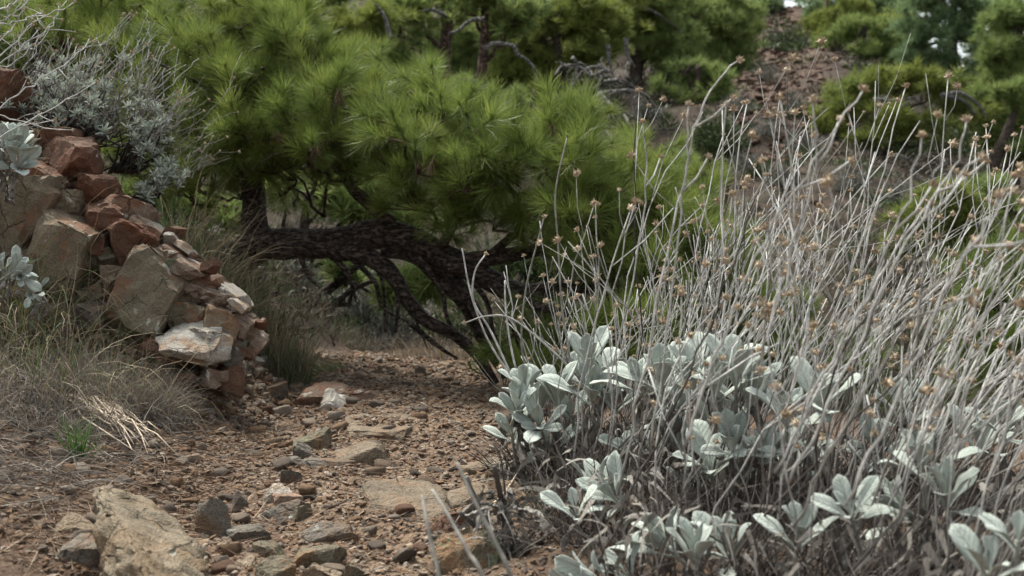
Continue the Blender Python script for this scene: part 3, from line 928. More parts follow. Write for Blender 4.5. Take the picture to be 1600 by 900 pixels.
tuft('grass_tuft', at_ground(75, 3.45), 'wide sprawling tuft of curling dry and green grass below the outcrop',
     [('dry_blades', 'dry_grass', 330, 0.20, 0.48, 0.36, 0.6, 4.2, 0.0032, 0.1), ('grey_blades', 'grey_grass', 760, 0.10, 0.28, 0.42, 0.9, 3.8, 0.0026, 0.0), ('green_blades', 'green_grass', 110, 0.22, 0.46, 0.28, 0.4, 2.2, 0.0030, 0.15)], 21)
tuft('grass_tuft', at_ground(20, 3.75), 'upper tuft of curling dry grass against the tan rock faces',
     [('dry_blades', 'dry_grass', 260, 0.2, 0.46, 0.26, 0.5, 3.6, 0.0034, 0.1), ('green_blades', 'green_grass', 160, 0.2, 0.44, 0.22, 0.45, 2.2, 0.0034, 0.15), ('grey_blades', 'grey_grass', 300, 0.1, 0.3, 0.28, 0.8, 3.2, 0.0028, 0.0)], 35)
tuft('grass_tuft', at_ground(20, 3.15), 'grey matted clump of old grass hanging over the bank',
     [('grey_blades', 'grey_grass', 1300, 0.08, 0.24, 0.30, 0.8, 3.0, 0.0024, 0.0), ('dry_blades', 'dry_grass', 160, 0.12, 0.28, 0.26, 0.6, 2.6, 0.0026, 0.0)], 22)
tuft('grass_tuft', at_ground(185, 3.45), 'short bushy grey clump of dead grass beside the sprawling tuft',
     [('grey_blades', 'grey_grass', 1500, 0.10, 0.22, 0.17, 0.55, 1.3, 0.0022, 0.1), ('dry_blades', 'dry_grass', 150, 0.14, 0.26, 0.14, 0.4, 1.0, 0.0022, 0.1)], 23)
tuft('grass_tuft', at_ground(117, 2.8), 'small fresh green sprig of grass on the needle bank',
     [('green_blades', 'fresh_grass', 70, 0.07, 0.15, 0.02, 0.28, 0.3, 0.005, 0.05)], 24)
tuft('grass_tuft', at_ground(432, 4.75), 'tall upright straw and green tuft at the outcrop end beside the path',
     [('dry_blades', 'dry_grass', 240, 0.24, 0.52, 0.13, 0.22, 0.5, 0.0030, 0.12), ('green_blades', 'green_grass', 420, 0.12, 0.34, 0.15, 0.35, 1.3, 0.0030, 0.05), ('grey_blades', 'grey_grass', 300, 0.10, 0.3, 0.14, 0.35, 1.2, 0.003, 0.0)], 25)
tuft('grass_tuft', at_ground(325, 4.7), 'arching straw coloured tuft in front of the dark trunk',
     [('dry_blades', 'dry_grass', 150, 0.3, 0.62, 0.16, 0.3, 1.6, 0.0032, 0.45), ('green_blades', 'green_grass', 420, 0.12, 0.34, 0.2, 0.4, 1.5, 0.003, 0.15), ('grey_blades', 'grey_grass', 380, 0.1, 0.3, 0.2, 0.4, 1.3, 0.003, 0.1)], 26)
tuft('grass_tuft', at_ground(700, 6.3), 'low dry tuft where the branches meet the path',
     [('dry_blades', 'dry_grass', 420, 0.08, 0.22, 0.32, 0.4, 1.2, 0.003, 0.0), ('grey_blades', 'grey_grass', 420, 0.08, 0.2, 0.34, 0.4, 1.2, 0.003, 0.0)], 27)
tuft('grass_tuft', at_ground(486, 5.4), 'faded mossy clump at the path edge behind the tall tuft',
     [('green_blades', 'green_grass', 320, 0.04, 0.12, 0.12, 0.6, 1.2, 0.003, 0.0), ('dry_blades', 'dry_grass', 160, 0.05, 0.12, 0.12, 0.5, 1.2, 0.003, 0.0)], 28)
tuft('grass_tuft', at_ground(255, 3.55), 'small dry tuft against the big grey rock face',
     [('dry_blades', 'dry_grass', 160, 0.06, 0.17, 0.09, 0.4, 0.9, 0.002, 0.1), ('grey_blades', 'grey_grass', 240, 0.05, 0.15, 0.1, 0.45, 1.0, 0.002, 0.0)], 29)
tuft('grass_tuft', at_ground(810, 2.55), 'wisp of yellow grass at the base of the shrub stump',
     [('dry_blades', 'dry_grass', 90, 0.05, 0.16, 0.09, 0.7, 1.5, 0.0018, 0.0), ('green_blades', 'green_grass', 30, 0.05, 0.12, 0.06, 0.6, 1.2, 0.0018, 0.0)], 30)

for (px, py, lab, sd) in ((525, 528, 'brown dry tuft on the slope just behind the tall straw tuft', 36), (575, 540, 'low brown tuft at the far end of the path', 37), (470, 440, 'faded tuft under the arching trunk', 38)):
    tuft('grass_tuft', pixg(px, py), lab, [('dry_blades', 'dry_grass', 160, 0.1, 0.26, 0.28, 0.5, 1.4, 0.003, 0.0), ('grey_blades', 'grey_grass', 500, 0.08, 0.24, 0.36, 0.5, 1.4, 0.0035, 0.0), ('green_blades', 'green_grass', 160, 0.06, 0.2, 0.3, 0.5, 1.4, 0.003, 0.0)], sd)

# bleached strands lying down the bank
def bleached():
    p0 = pixg(140, 636)
    t = thing('dead_grass_bundle', p0, 'bundle of bleached flattened straw lying down the bank', 'dead grass')
    g = np.random.default_rng(3)
    mb = None
    for k in range(44):
        a, b = pixg(128 + g.normal(0, 16), 630 + g.normal(0, 6)), pixg(225 + g.normal(0, 24), 712 + g.normal(0, 10))
        pts = []
        m = g.uniform(0.55, 1.0)
        bend = g.normal(0, 0.02)
        for s in np.linspace(0, m, 6):
            q = a * (1 - s) + b * s
            q = q + np.array([bend * math.sin(s * 3.1), 0, 0])
            q[2] = gz(q[0], q[1]) + 0.018 + 0.04 * math.sin(math.pi * min(s, 1)) * g.random()
            pts.append(q - p0)
        V, Q, T = tube_geo(pts, np.linspace(0.0046, 0.0016, 6), 4)
        link('straw', np_mesh('straw', V, [Q, T]), M['bleached'], t)
bleached()

# ------------------------------------------------------------------ pine needles
def tuft_geo(n, seed, length=(0.09, 0.135), width=0.0022, spread=1.25, seg=2):
    """A brush of needles about +z, its base at the origin."""
    g = np.random.default_rng(seed)
    a = g.uniform(0, 6.283, n)
    th = spread * np.sqrt(g.random(n))
    d = np.stack([np.sin(th) * np.cos(a), np.sin(th) * np.sin(a), np.cos(th)], -1)
    root = np.zeros((n, 3))
    root[:, 2] = -0.07 * g.random(n) * (th / spread)
    L = g.uniform(*length, n)
    side = unit(np.cross(d, g.normal(size=(n, 3))))
    bend = g.normal(0, 0.10, (n, 3))
    mid = root + d * (L * 0.55)[:, None]
    tip = root + unit(d + bend) * L[:, None]
    w = width / 2
    V = np.stack([root - side * w, root + side * w, mid - side * w, mid + side * w, tip], 1)
    k = (np.arange(n) * 5)[:, None]
    Q = np.array([[0, 1, 3, 2]]) + k
    T = np.array([[2, 3, 4]]) + k
    return V.reshape(-1, 3), Q, T

def frame_for(axis, g):
    """(n,3,3) rotations that turn +z to the axes, with a random roll."""
    z = unit(axis)
    r = g.normal(size=z.shape)
    x = unit(np.cross(r, z))
    y = np.cross(z, x)
    return np.stack([x, y, z], -1)

def bake(geo, pos, axis, scale, g):
    """Copies one tuft to many places, in one mesh."""
    V, Q, T = geo
    Rm = frame_for(axis, g)
    W = np.einsum('nij,vj->nvi', Rm, V) * scale[:, None, None] + pos[:, None]
    k = (np.arange(len(pos)) * len(V))[:, None, None]
    fs = []
    if Q is not None: fs.append((Q[None] + k).reshape(-1, Q.shape[1]))
    if T is not None: fs.append((T[None] + k).reshape(-1, 3))
    return W.reshape(-1, 3), fs

def merge(parts):
    Vs, q, t, n = [], [], [], 0
    for V, fs in parts:
        for f in fs:
            (q if f.shape[1] == 4 else t).append(f + n)
        Vs.append(V)
        n += len(V)
    out = []
    if t: out.append(np.concatenate(t))
    if q: out.append(np.concatenate(q))
    return np.concatenate(Vs), out

NEAR_TUFT = [tuft_geo(125, 40 + k, (0.075 + 0.006 * k, 0.135 + 0.008 * k), 0.0018, (0.85, 1.0, 1.15, 1.3, 0.95)[k]) for k in range(5)]
NEAR_ME = []
for k, (V, Q, T) in enumerate(NEAR_TUFT):
    me = np_mesh('needle_tuft', V, [T, Q], True)
    me.materials.append(M['needle'])
    NEAR_ME.append(me)

def branchy(mb, a, b, r0, r1, g, wob=0.06, sides=5, n=6):
    a, b = np.asarray(a), np.asarray(b)
    L = np.linalg.norm(b - a)
    pts = [a * (1 - s) + b * s + g.normal(0, wob * L, 3) * math.sin(math.pi * s) for s in np.linspace(0, 1, n)]
    mb.tube(pts, np.linspace(r0, r1, n), sides)

DEAD_TUFT = np_mesh('dead_needle_tuft', *(lambda t: (t[0], [t[2], t[1]]))(tuft_geo(60, 99, (0.07, 0.13), 0.002, 0.7)))
DEAD_TUFT.materials.append(M['litter'])

# ---- the leaning pine over the path
LP0 = pix(330, 470, 5.35)
LP = thing('leaning_pine', LP0, 'dark leaning pine with its crooked trunk arching over the path', 'pine tree')
def lp(px, py, d):
    return pix(px, py, d) - LP0
g = np.random.default_rng(77)
def limb(name, pts, rad, sides=14, lump=0.09, mat='bark', parent=None, per=7, origin=None):
    o_ = LP0 if origin is None else origin
    P, r = smooth_line([pix(*p) - o_ for p in pts], per, rad)
    V, Q, T = tube_geo(P, r, sides, lump)
    return link(name, np_mesh(name, V, [Q, T], True), M[mat], parent if parent is not None else LP)
TR = limb('trunk', [(285, 500, 5.4), (330, 440, 5.38), (395, 388, 5.33), (450, 381, 5.28), (520, 378, 5.22), (585, 366, 5.16), (640, 374, 5.1), (700, 404, 5.02), (760, 434, 4.96), (815, 458, 4.9), (880, 452, 4.85), (940, 440, 4.9)],
          [0.12, 0.10, 0.086, 0.077, 0.070, 0.066, 0.064, 0.058, 0.054, 0.050, 0.042, 0.03], 22, 0.10)
limb('limb', [(400, 385, 5.33), (397, 335, 5.36), (396, 285, 5.4), (408, 215, 5.5), (425, 120, 5.6), (430, 40, 5.7)], [0.072, 0.062, 0.054, 0.045, 0.034, 0.02], 14, 0.1)
limb('limb', [(612, 352, 5.12), (580, 322, 5.1), (548, 290, 5.05), (525, 230, 5.0), (520, 150, 5.05)], [0.036, 0.031, 0.028, 0.022, 0.014], 10, 0.1)
limb('limb', [(520, 392, 5.2), (570, 398, 5.12), (612, 428, 5.08), (632, 462, 5.06), (662, 498, 5.05), (708, 522, 5.05), (746, 556, 5.05), (775, 600, 5.05)], [0.05, 0.045, 0.038, 0.034, 0.032, 0.028, 0.025, 0.02], 10, 0.1)
limb('limb', [(600, 390, 5.15), (650, 402, 5.1), (690, 440, 5.1), (728, 480, 5.1), (752, 530, 5.1), (790, 590, 5.1)], [0.035, 0.035, 0.032, 0.028, 0.024, 0.018], 10, 0.1)
limb('limb', [(670, 400, 5.06), (715, 440, 5.05), (752, 500, 5.0), (790, 555, 5.0)], [0.03, 0.03, 0.024, 0.015], 9, 0.1)
limb('limb', [(700, 415, 5.0), (750, 405, 4.95), (800, 398, 4.9), (850, 385, 4.85), (900, 350, 4.8)], [0.045, 0.04, 0.034, 0.026, 0.014], 10, 0.1)
limb('branch', [(520, 400, 5.2), (542, 425, 5.2), (550, 445, 5.2), (556, 470, 5.22)], [0.018, 0.014, 0.012, 0.006], 7, 0.1)
limb('branch', [(590, 415, 5.1), (600, 455, 5.1), (602, 520, 5.1)], [0.010, 0.007, 0.004], 6)
for pts in ([(655, 400, 5.0), (690, 455, 4.95), (700, 500, 4.95), (735, 545, 5.0)], [(720, 420, 4.95), (760, 470, 4.9), (772, 520, 4.95), (800, 560, 4.95)], [(780, 450, 4.9), (812, 490, 4.85), (826, 540, 4.85)], [(545, 400, 5.15), (585, 440, 5.1), (598, 480, 5.1), (640, 505, 5.05)],
            [(640, 505, 5.05), (690, 545, 5.0), (715, 560, 5.0)], [(470, 400, 5.2), (480, 430, 5.2), (500, 450, 5.15)], [(615, 430, 5.05), (622, 470, 5.0), (618, 520, 5.0)]):
    limb('branch', pts, np.linspace(0.014, 0.005, len(pts)), 6, 0.08)
limb('branch', [(640, 470, 5.0), (650, 500, 5.0), (668, 545, 5.0)], [0.008, 0.006, 0.003], 6)
limb('branch', [(760, 440, 4.9), (815, 470, 4.7), (900, 490, 4.5), (960, 470, 4.4)], [0.026, 0.022, 0.016, 0.01], 8, 0.1)
limb('branch', [(690, 385, 5.0), (720, 330, 4.85), (760, 270, 4.75), (800, 220, 4.7)], [0.025, 0.02, 0.015, 0.01], 8, 0.1)
limb('branch', [(760, 405, 4.95), (830, 340, 4.8), (890, 270, 4.75), (905, 200, 4.75)], [0.02, 0.018, 0.014, 0.008], 8, 0.1)
limb('branch', [(400, 300, 5.38), (340, 240, 5.4), (270, 180, 5.5), (190, 110, 5.7)], [0.03, 0.025, 0.02, 0.01], 8, 0.1)
limb('branch', [(535, 255, 5.05), (600, 200, 5.0), (650, 140, 5.05)], [0.025, 0.018, 0.01], 8, 0.1)
limb('branch', [(408, 215, 5.5), (470, 140, 5.4), (510, 60, 5.4)], [0.025, 0.018, 0.01], 8, 0.1)
# grey dead twigs that show in the crown
for pts in ([(238, 135, 5.2), (250, 118, 5.18), (264, 105, 5.16), (282, 118, 5.15), (286, 136, 5.15)], [(262, 106, 5.16), (248, 98, 5.1), (240, 90, 5.1)],
            [(322, 95, 5.3), (345, 70, 5.28), (330, 62, 5.25)], [(395, 265, 5.1), (430, 240, 5.05), (455, 250, 5.05)], [(700, 360, 4.8), (760, 345, 4.75), (800, 362, 4.7), (798, 350, 4.7)],
            [(560, 245, 4.95), (575, 225, 4.9), (600, 232, 4.9)], [(845, 400, 4.6), (870, 420, 4.6), (862, 445, 4.6)], [(470, 265, 5.0), (500, 240, 4.95), (530, 248, 4.9)]):
    limb('dead_twig', pts, np.linspace(0.007, 0.0025, len(pts)), 6, 0, 'dead_wood')

BLOBS = [  # px, py, distance, radius m, tufts
    (432, 62, 5.5, 0.20, 40), (395, 30, 5.7, 0.28, 40), (320, 90, 5.6, 0.26, 40), (240, 110, 5.7, 0.26, 36), (180, 60, 5.9, 0.28, 36), (255, 190, 5.5, 0.24, 36), (320, 190, 5.4, 0.25, 42),
    (400, 150, 5.3, 0.28, 50), (462, 120, 5.35, 0.22, 40), (515, 165, 5.2, 0.22, 40), (450, 200, 5.2, 0.26, 44), (385, 225, 5.25, 0.24, 36), (320, 265, 5.3, 0.24, 34), (260, 260, 5.4, 0.22, 30),
    (552, 125, 5.3, 0.18, 28), (605, 150, 5.2, 0.20, 34), (655, 170, 5.1, 0.20, 32), (580, 190, 5.1, 0.24, 44), (540, 240, 5.05, 0.24, 36), (620, 235, 4.95, 0.25, 46), (690, 210, 4.95, 0.22, 38),
    (670, 280, 4.9, 0.24, 46), (730, 250, 4.85, 0.23, 44), (780, 230, 4.8, 0.20, 34), (745, 292, 4.8, 0.21, 42), (810, 270, 4.75, 0.22, 46), (835, 318, 4.75, 0.20, 36), (895, 195, 4.8, 0.15, 24),
    (890, 255, 4.75, 0.20, 36), (905, 320, 4.7, 0.22, 42), (960, 300, 4.8, 0.20, 30), (960, 370, 4.7, 0.22, 36), (1010, 335, 4.9, 0.2, 28), (1050, 330, 5.0, 0.2, 28),
    (600, 290, 4.95, 0.16, 18), (430, 265, 5.2, 0.18, 18), (480, 260, 5.2, 0.15, 12), (500, 300, 5.5, 0.13, 8),
    (830, 540, 4.6, 0.13, 30), (885, 545, 4.5, 0.15, 36), (940, 530, 4.4, 0.16, 36), (850, 570, 4.5, 0.12, 22), (1000, 480, 4.4, 0.2, 34), 
    (715, 185, 5.2, 0.12, 12), (1060, 410, 4.9, 0.2, 26), (1020, 250, 5.3, 0.12, 8),
    (280, 40, 6.0, 0.28, 34), (350, 10, 6.0, 0.25, 30), (140, 30, 6.1, 0.25, 26), (355, 130, 5.35, 0.2, 30),
]
tp, ta, ts = [], [], []
twigs = MB()
cand = []
for (px, py, d, r, n) in BLOBS:
    c = pix(px, py, d)
    v = unit(g.normal(size=(90, 3))) * (g.random((90, 1)) ** 0.4) * r * np.array([1.25, 1.9, 1.15])
    cand.append(c + v)
cand = np.concatenate(cand)
g.shuffle(cand)
SPR = []
LOW = np.array([(100, 310), (250, 345), (330, 345), (380, 335), (430, 312), (500, 318), (560, 312), (620, 342), (690, 385), (760, 398), (850, 435), (950, 465), (1100, 480)])
for p in cand:
    qx, qy = 800 + p[0] * F / p[1], 400 + (CAM_Z - p[2]) * F / p[1]
    low = np.interp(qx, LOW[:, 0], LOW[:, 1])          # the crown ends above the bare trunk
    if low - 62 < qy < 480: continue
    if vn(p[None] / np.array([0.34, 0.5, 0.26]) + 4.7)[0] < -0.30: continue       # gaps in the crown
    if all(np.dot(p - q, p - q) > 0.150 ** 2 for q in SPR):
        SPR.append(p)
mid = np.array([pix(px, py, d) for (px, py, d, r, n) in BLOBS])
for c in SPR:
    near = mid[np.argmin(np.sum((mid - c) ** 2, 1))]
    out = unit(unit(c - near + 1e-6) * 0.7 + np.array([0.12, -0.40, 0.5]) + g.normal(0, 0.42, 3))
    m = int(g.integers(4, 10))
    root = c - out * 0.16
    v = unit(out * 1.1 + g.normal(0, 0.8, (m, 3)) + np.array([0, 0, 0.12]))
    p = root + v * g.uniform(0.06, 0.18, (m, 1))
    p[0] = root + out * 0.18
    v[0] = out
    tp.append(p); ta.append(unit(v + np.array([0, 0, 0.22]))); ts.append(g.uniform(0.6, 1.1, m))
    inner = near + np.array([0, 0.12, -0.12]) - LP0
    branchy(twigs, inner, root - LP0, 0.010, 0.005, g, 0.07, 5, 5)
    for q, a_ in zip(p, v):
        twigs.tube([root - LP0, (root * 0.4 + q * 0.6) - LP0 + g.normal(0, 0.006, 3), q - a_ * 0.012 - LP0], [0.004, 0.003, 0.0022], 4, 0, False)
tp, ta, ts = np.concatenate(tp), np.concatenate(ta), np.concatenate(ts)
link('twigs', twigs.mesh('twigs'), M['bark_red'], LP, 'stuff')
order = np.argsort(tp[:, 1])
NP = 278
for i in order[::41][:16]:
    ts[i] *= 0.8
    o = link('dead_needle_tuft', DEAD_TUFT, None, LP)
    o['label'] = 'browned tuft of dead needles'
    o.matrix_local = Matrix.Translation((tp[i] - LP0 + np.array([0.02, -0.06, -0.05])).tolist()) @ Matrix(frame_for(-ta[i:i + 1] + np.array([0, 0, -0.6]), g)[0].tolist()).to_4x4() @ Matrix.Scale(0.7, 4)
for k, i in enumerate(order[:NP]):
    o = link('needle_tuft', NEAR_ME[k % 5], None, LP)
    Rm = frame_for(ta[i:i + 1], g)[0]
    o.matrix_local = Matrix.Translation(tp[i] - LP0) @ Matrix(Rm.tolist()).to_4x4() @ Matrix.Scale(float(ts[i]), 4)
rest = order[NP:]
parts = []
for k in range(5):
    ii = rest[k::5]
    parts.append(bake(NEAR_TUFT[k], tp[ii] - LP0, ta[ii], ts[ii], g))
V, fs = merge(parts)
link('crown', np_mesh('crown', V, fs, True), M['needle'], LP, 'stuff')

# cones
def cone_geo():
    V, T = ico(2)
    V = V.copy()
    V = V * np.array([0.45, 0.45, 1.0]) * (1 + 0.18 * np.sign(np.sin(V[:, 2:3] * 14)) * np.abs(np.sin(np.arctan2(V[:, 1:2], V[:, 0:1]) * 5)))
    V[:, :2] *= (1.15 - 0.35 * V[:, 2:3])
    return np_mesh('pine_cone', V * 0.03, T, False)
CONE = cone_geo()
CONE.materials.append(M['cone'])
for (px, py, d) in ((555, 126, 5.0), (590, 130, 4.95), (588, 148, 4.95), (640, 146, 4.95), (656, 170, 4.9), (730, 200, 4.75), (748, 213, 4.75),
                    (375, 45, 5.3), (378, 60, 5.3), (455, 117, 5.0), (475, 112, 5.0), (542, 170, 4.9), (430, 165, 5.0), (410, 107, 5.0), (300, 125, 5.2), (690, 233, 4.6), (385, 160, 5.1)):
    o = link('pine_cone', CONE, None, LP)
    place(o, lp(px, py, d), (rnd.uniform(-2, 2), rnd.uniform(-2, 2), 0), rnd.uniform(0.5, 0.8))

# a young pine in the gully behind the silvery stems
YP0 = at_ground(1120, 5.2)
YP = thing('young_pine', YP0, 'bright green young pine half hidden behind the silvery stems', 'pine tree')
V, Q, T = tube_geo(smooth_line([(0, 0, -0.05), (0.03, 0, 0.3), (0.0, 0.02, 0.6), (0.05, 0, 0.95)], 5), np.linspace(0.03, 0.01, 16), 8, 0.1)
link('trunk', np_mesh('trunk', V, [Q, T]), M['bark'], YP)
parts = []
yb = MB()
for (px, py, d, r, n) in ((1000, 420, 4.9, 0.24, 34), (1080, 470, 5.0, 0.25, 36), (1150, 500, 5.0, 0.25, 34), (1180, 560, 4.8, 0.2, 26), (1100, 560, 4.8, 0.22, 28), (1040, 540, 4.7, 0.2, 26), (1120, 400, 5.3, 0.2, 18), (1230, 520, 5.2, 0.2, 20), (980, 540, 4.6, 0.16, 22), (1330, 570, 5, 0.2, 20), (1580, 470, 4.6, 0.25, 34), (1590, 560, 4.5, 0.25, 34), (1540, 520, 4.8, 0.2, 26)):
    c = pix(px, py, d)
    v = unit(g.normal(size=(n, 3)) + np.array([0, -0.3, 0.25]))
    p = c + v * r * (0.4 + 0.6 * g.random((n, 1)))
    ax = unit(v + np.array([0, -0.1, 0.8]))
    parts.append(bake(NEAR_TUFT[n % 5], p - YP0, ax, g.uniform(0.9, 1.25, n), g))
    for q in p:
        yb.tube([c - YP0 + np.array([0, 0, -r * 0.5]), (c + q) / 2 - YP0, q - YP0], [0.006, 0.004, 0.003], 4, 0, False)
V, fs = merge(parts)
link('crown', np_mesh('crown', V, fs), M['needle'], YP, 'stuff')
link('twigs', yb.mesh('twigs'), M['bark'], YP, 'stuff')

# ------------------------------------------------------------------ background pines
FAR_TUFT = [tuft_geo(26, 60 + k, (0.13, 0.20), 0.010, 1.35) for k in range(4)]
FAR_TUFT = [(V, None, np.concatenate([T, Q[:, :3], Q[:, [0, 2, 3]]])) for V, Q, T in FAR_TUFT]
def slim(geo):
    """One long triangle per needle: enough beyond ten metres."""
    V = geo[0].reshape(-1, 5, 3)[:, [0, 1, 4]].reshape(-1, 3)
    n = len(V) // 3
    return (V, None, np.arange(n * 3).reshape(n, 3))
FAR_TUFT = [slim(tuft_geo(32, 60 + k, (0.12, 0.19), 0.013, 1.4)) for k in range(4)]

def pine(label, d, trunk, clusters, mat='needle_far', bark='bark', r0=0.12, dead=(), dens=1.0, seed=1, name='pine_tree'):
    """trunk: pixels from the foot to the top at the distance d; clusters: (px, py, rx px, ry px[, nearer m]) of foliage."""
    gg = np.random.default_rng(seed)
    foot = pix(trunk[0][0], trunk[0][1], d)
    foot[2] = min(foot[2], gz(foot[0], d)) - 0.05
    root = thing(name, foot, label, 'pine tree', 'pines on the hillside')
    pts = [foot - foot] + [pix(px, py, d) - foot for px, py in trunk[1:]]
    P, r = smooth_line(pts, 6, np.linspace(r0, r0 * 0.35, len(pts)))
    V, Q, T = tube_geo(P, r, 9, 0.1)
    link('trunk', np_mesh('trunk', V, [Q, T]), M[bark], root)
    parts = []
    br = MB()
    for cl in clusters:
        px, py, rx, ry = cl[:4]
        dd = d - (cl[4] if len(cl) > 4 else 0)
        c = pix(px, py, dd)
        ax_, az_ = rx * dd / F, ry * dd / F
        n = int(dens * 330 * ax_ * az_ * 4)
        n = max(70, min(n, 900))
        v = unit(gg.normal(size=(n, 3)))
        k = np.maximum(0.25, gg.random((n, 1)) ** 0.4)
        # sub-clumps make a lumpy outline
        lump = 1 + 0.35 * fbm(v * 2.2 + seed * 3.1 + px * 0.01, 2)
        p = c + v * k * lump[:, None] * np.array([ax_, max(ax_, az_) * 0.8, az_])
        keep = vn(p / (0.13 + 0.009 * d) + seed) > -0.12
        p, v = p[keep], v[keep]
        ax = unit(v * 0.7 + np.array([0, 0, 0.8]) + gg.normal(0, 0.3, p.shape))
        q4 = np.array_split(np.arange(len(p)), 4)
        sc = (0.75 + 0.016 * d)
        for t4, ii in zip(FAR_TUFT, q4):
            if len(ii):
                parts.append(bake(t4, p[ii] - foot, ax[ii], gg.uniform(0.8, 1.25, len(ii)) * sc, gg))
        # a limb from the trunk to the cluster, and twigs
        j = int(np.argmin(np.abs(P[:, 2] - (c - foot)[2] + 0.5)))
        branchy(br, P[j], c - foot, r[j] * 0.5, 0.012, gg, 0.07)
        for q in p[:: max(1, len(p) // 14)]:
            branchy(br, c - foot + gg.normal(0, 0.05, 3), q - foot, 0.012, 0.005, gg, 0.08, 4, 4)
    if parts:
        V, fs = merge(parts)
        link('crown', np_mesh('crown', V, fs, True), M[mat], root, 'stuff')
        link('branches', br.mesh('branches'), M[bark], root, 'stuff')
    for pl in dead:
        dd = d - 0.5
        P2, r2 = smooth_line([pix(px, py, dd) - foot for px, py in pl], 5, np.linspace(0.035, 0.012, len(pl)) * (d / 14))
        V, Q, T = tube_geo(P2, r2, 6, 0.12)
        link('dead_branch', np_mesh('dead_branch', V, [Q, T]), M['dead_wood'], root)
    return root

pine('slender red barked pine high behind the leaning crown', 14, [(486, 150), (488, 60), (494, -30)], [(430, -10, 60, 30), (520, -20, 60, 30)], 'needle_far', 'bark_red', 0.085, seed=1)
pine('rounded yellow green pine between the slender trunks', 15, [(545, 120), (545, 70), (548, 20)], [(545, 40, 62, 46), (590, 20, 40, 36), (500, 30, 36, 30), (575, 75, 36, 26)], 'needle_lime', 'bark', 0.09, seed=2, dead=([(610, 60), (600, 25), (585, 5)],))
pine('brown leaning pine trunk beside the yellow green pine', 16, [(688, 140), (695, 80), (702, 20), (708, -40)], [(640, 25, 50, 36), (690, 10, 60, 30), (640, 95, 30, 24), (625, 60, 34, 30)], 'needle_far', 'bark_red', 0.12, seed=3, dead=([(700, 25), (675, 15), (660, 18)],))
pine('slim pine with arched white dead branches', 13, [(746, 190), (750, 140), (756, 80), (758, 10), (760, -40)], [(720, -5, 60, 26), (800, 5, 60, 28), (800, 35, 40, 22)], 'needle_far', 'bark_red', 0.085, seed=4,
     dead=([(750, 140), (742, 128), (722, 124), (708, 132)], [(758, 78), (772, 68), (802, 72), (808, 84), (826, 96), (838, 112), (836, 130)], [(757, 30), (735, 32), (715, 48), (700, 52)]))
pine('broad pine whose crown spreads over the dead branches', 18, [(870, 160), (872, 100), (875, 40), (880, -40)], [(850, 60, 80, 40), (800, 40, 60, 40), (930, 40, 70, 40), (870, 10, 80, 30), (820, 100, 50, 24), (910, 85, 50, 24), (790, 130, 46, 34), (850, 140, 40, 30)], 'needle_lime', 'bark', 0.14, seed=5, dead=([(950, 70), (952, 95), (960, 125)], [(978, 60), (980, 85), (992, 105)]))
pine('dark trunked pine standing on the open slope', 21, [(990, 142), (996, 100), (1004, 60), (1010, -20)], [(1000, 20, 70, 34), (960, 60, 50, 30), (1040, 60, 60, 34), (1010, 60, 60, 24), (1060, 100, 40, 30), (1030, -5, 60, 24)], 'needle_far', 'bark', 0.17, seed=6, dead=([(975, 10), (1010, 14), (1040, 30), (1066, 50)],))
pine('spreading pine at the edge of the red scree', 24, [(1078, 200), (1080, 150), (1085, 80), (1095, -10)], [(1090, 30, 70, 40), (1130, 50, 60, 40), (1080, 80, 50, 36), (1120, 100, 50, 36), (1090, 140, 44, 26), (1150, 20, 40, 40), (1060, 20, 50, 30), (1130, 130, 30, 22)], 'needle_far', 'bark', 0.18, seed=7)
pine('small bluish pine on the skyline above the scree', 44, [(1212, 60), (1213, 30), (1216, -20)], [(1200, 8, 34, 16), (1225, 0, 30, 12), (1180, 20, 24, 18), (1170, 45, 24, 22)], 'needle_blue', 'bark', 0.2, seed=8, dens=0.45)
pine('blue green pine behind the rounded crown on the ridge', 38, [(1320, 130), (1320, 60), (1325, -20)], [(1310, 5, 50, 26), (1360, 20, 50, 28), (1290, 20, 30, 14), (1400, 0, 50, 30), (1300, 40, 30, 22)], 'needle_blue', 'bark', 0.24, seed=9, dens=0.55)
pine('rounded mid green pine right of the scree', 27, [(1345, 150), (1345, 90), (1350, 40)], [(1340, 60, 60, 34), (1300, 85, 40, 28), (1390, 70, 44, 32), (1345, 95, 60, 24), (1290, 110, 24, 20)], 'needle_far', 'bark', 0.16, seed=10, dens=0.8)
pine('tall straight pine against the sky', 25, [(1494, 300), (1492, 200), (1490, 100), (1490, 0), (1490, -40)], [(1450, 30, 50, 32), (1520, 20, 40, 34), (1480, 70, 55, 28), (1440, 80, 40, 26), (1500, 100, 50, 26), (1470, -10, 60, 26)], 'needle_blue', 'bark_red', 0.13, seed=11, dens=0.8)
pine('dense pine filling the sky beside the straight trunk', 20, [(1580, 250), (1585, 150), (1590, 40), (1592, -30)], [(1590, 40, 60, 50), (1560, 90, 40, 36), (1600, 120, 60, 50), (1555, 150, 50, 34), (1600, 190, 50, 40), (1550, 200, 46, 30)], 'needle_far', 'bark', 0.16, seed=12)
pine('flat topped lime green pine spreading in tiers', 17, [(1410, 260), (1408, 200), (1405, 150), (1400, 120)], [(1400, 125, 70, 20), (1340, 140, 50, 22), (1460, 135, 60, 22), (1320, 170, 50, 22), (1390, 185, 60, 20, 0.4), (1450, 200, 50, 18, 0.4), (1510, 170, 46, 22), (1300, 200, 36, 20), (1360, 215, 40, 16, 0.5)], 'needle_lime', 'bark', 0.11, seed=13,
     dead=([(1365, 155), (1400, 158), (1430, 152)], [(1470, 150), (1500, 145), (1530, 165), (1540, 185)], [(1480, 150), (1510, 160), (1525, 180)], [(1420, 160), (1405, 170), (1400, 180)]))
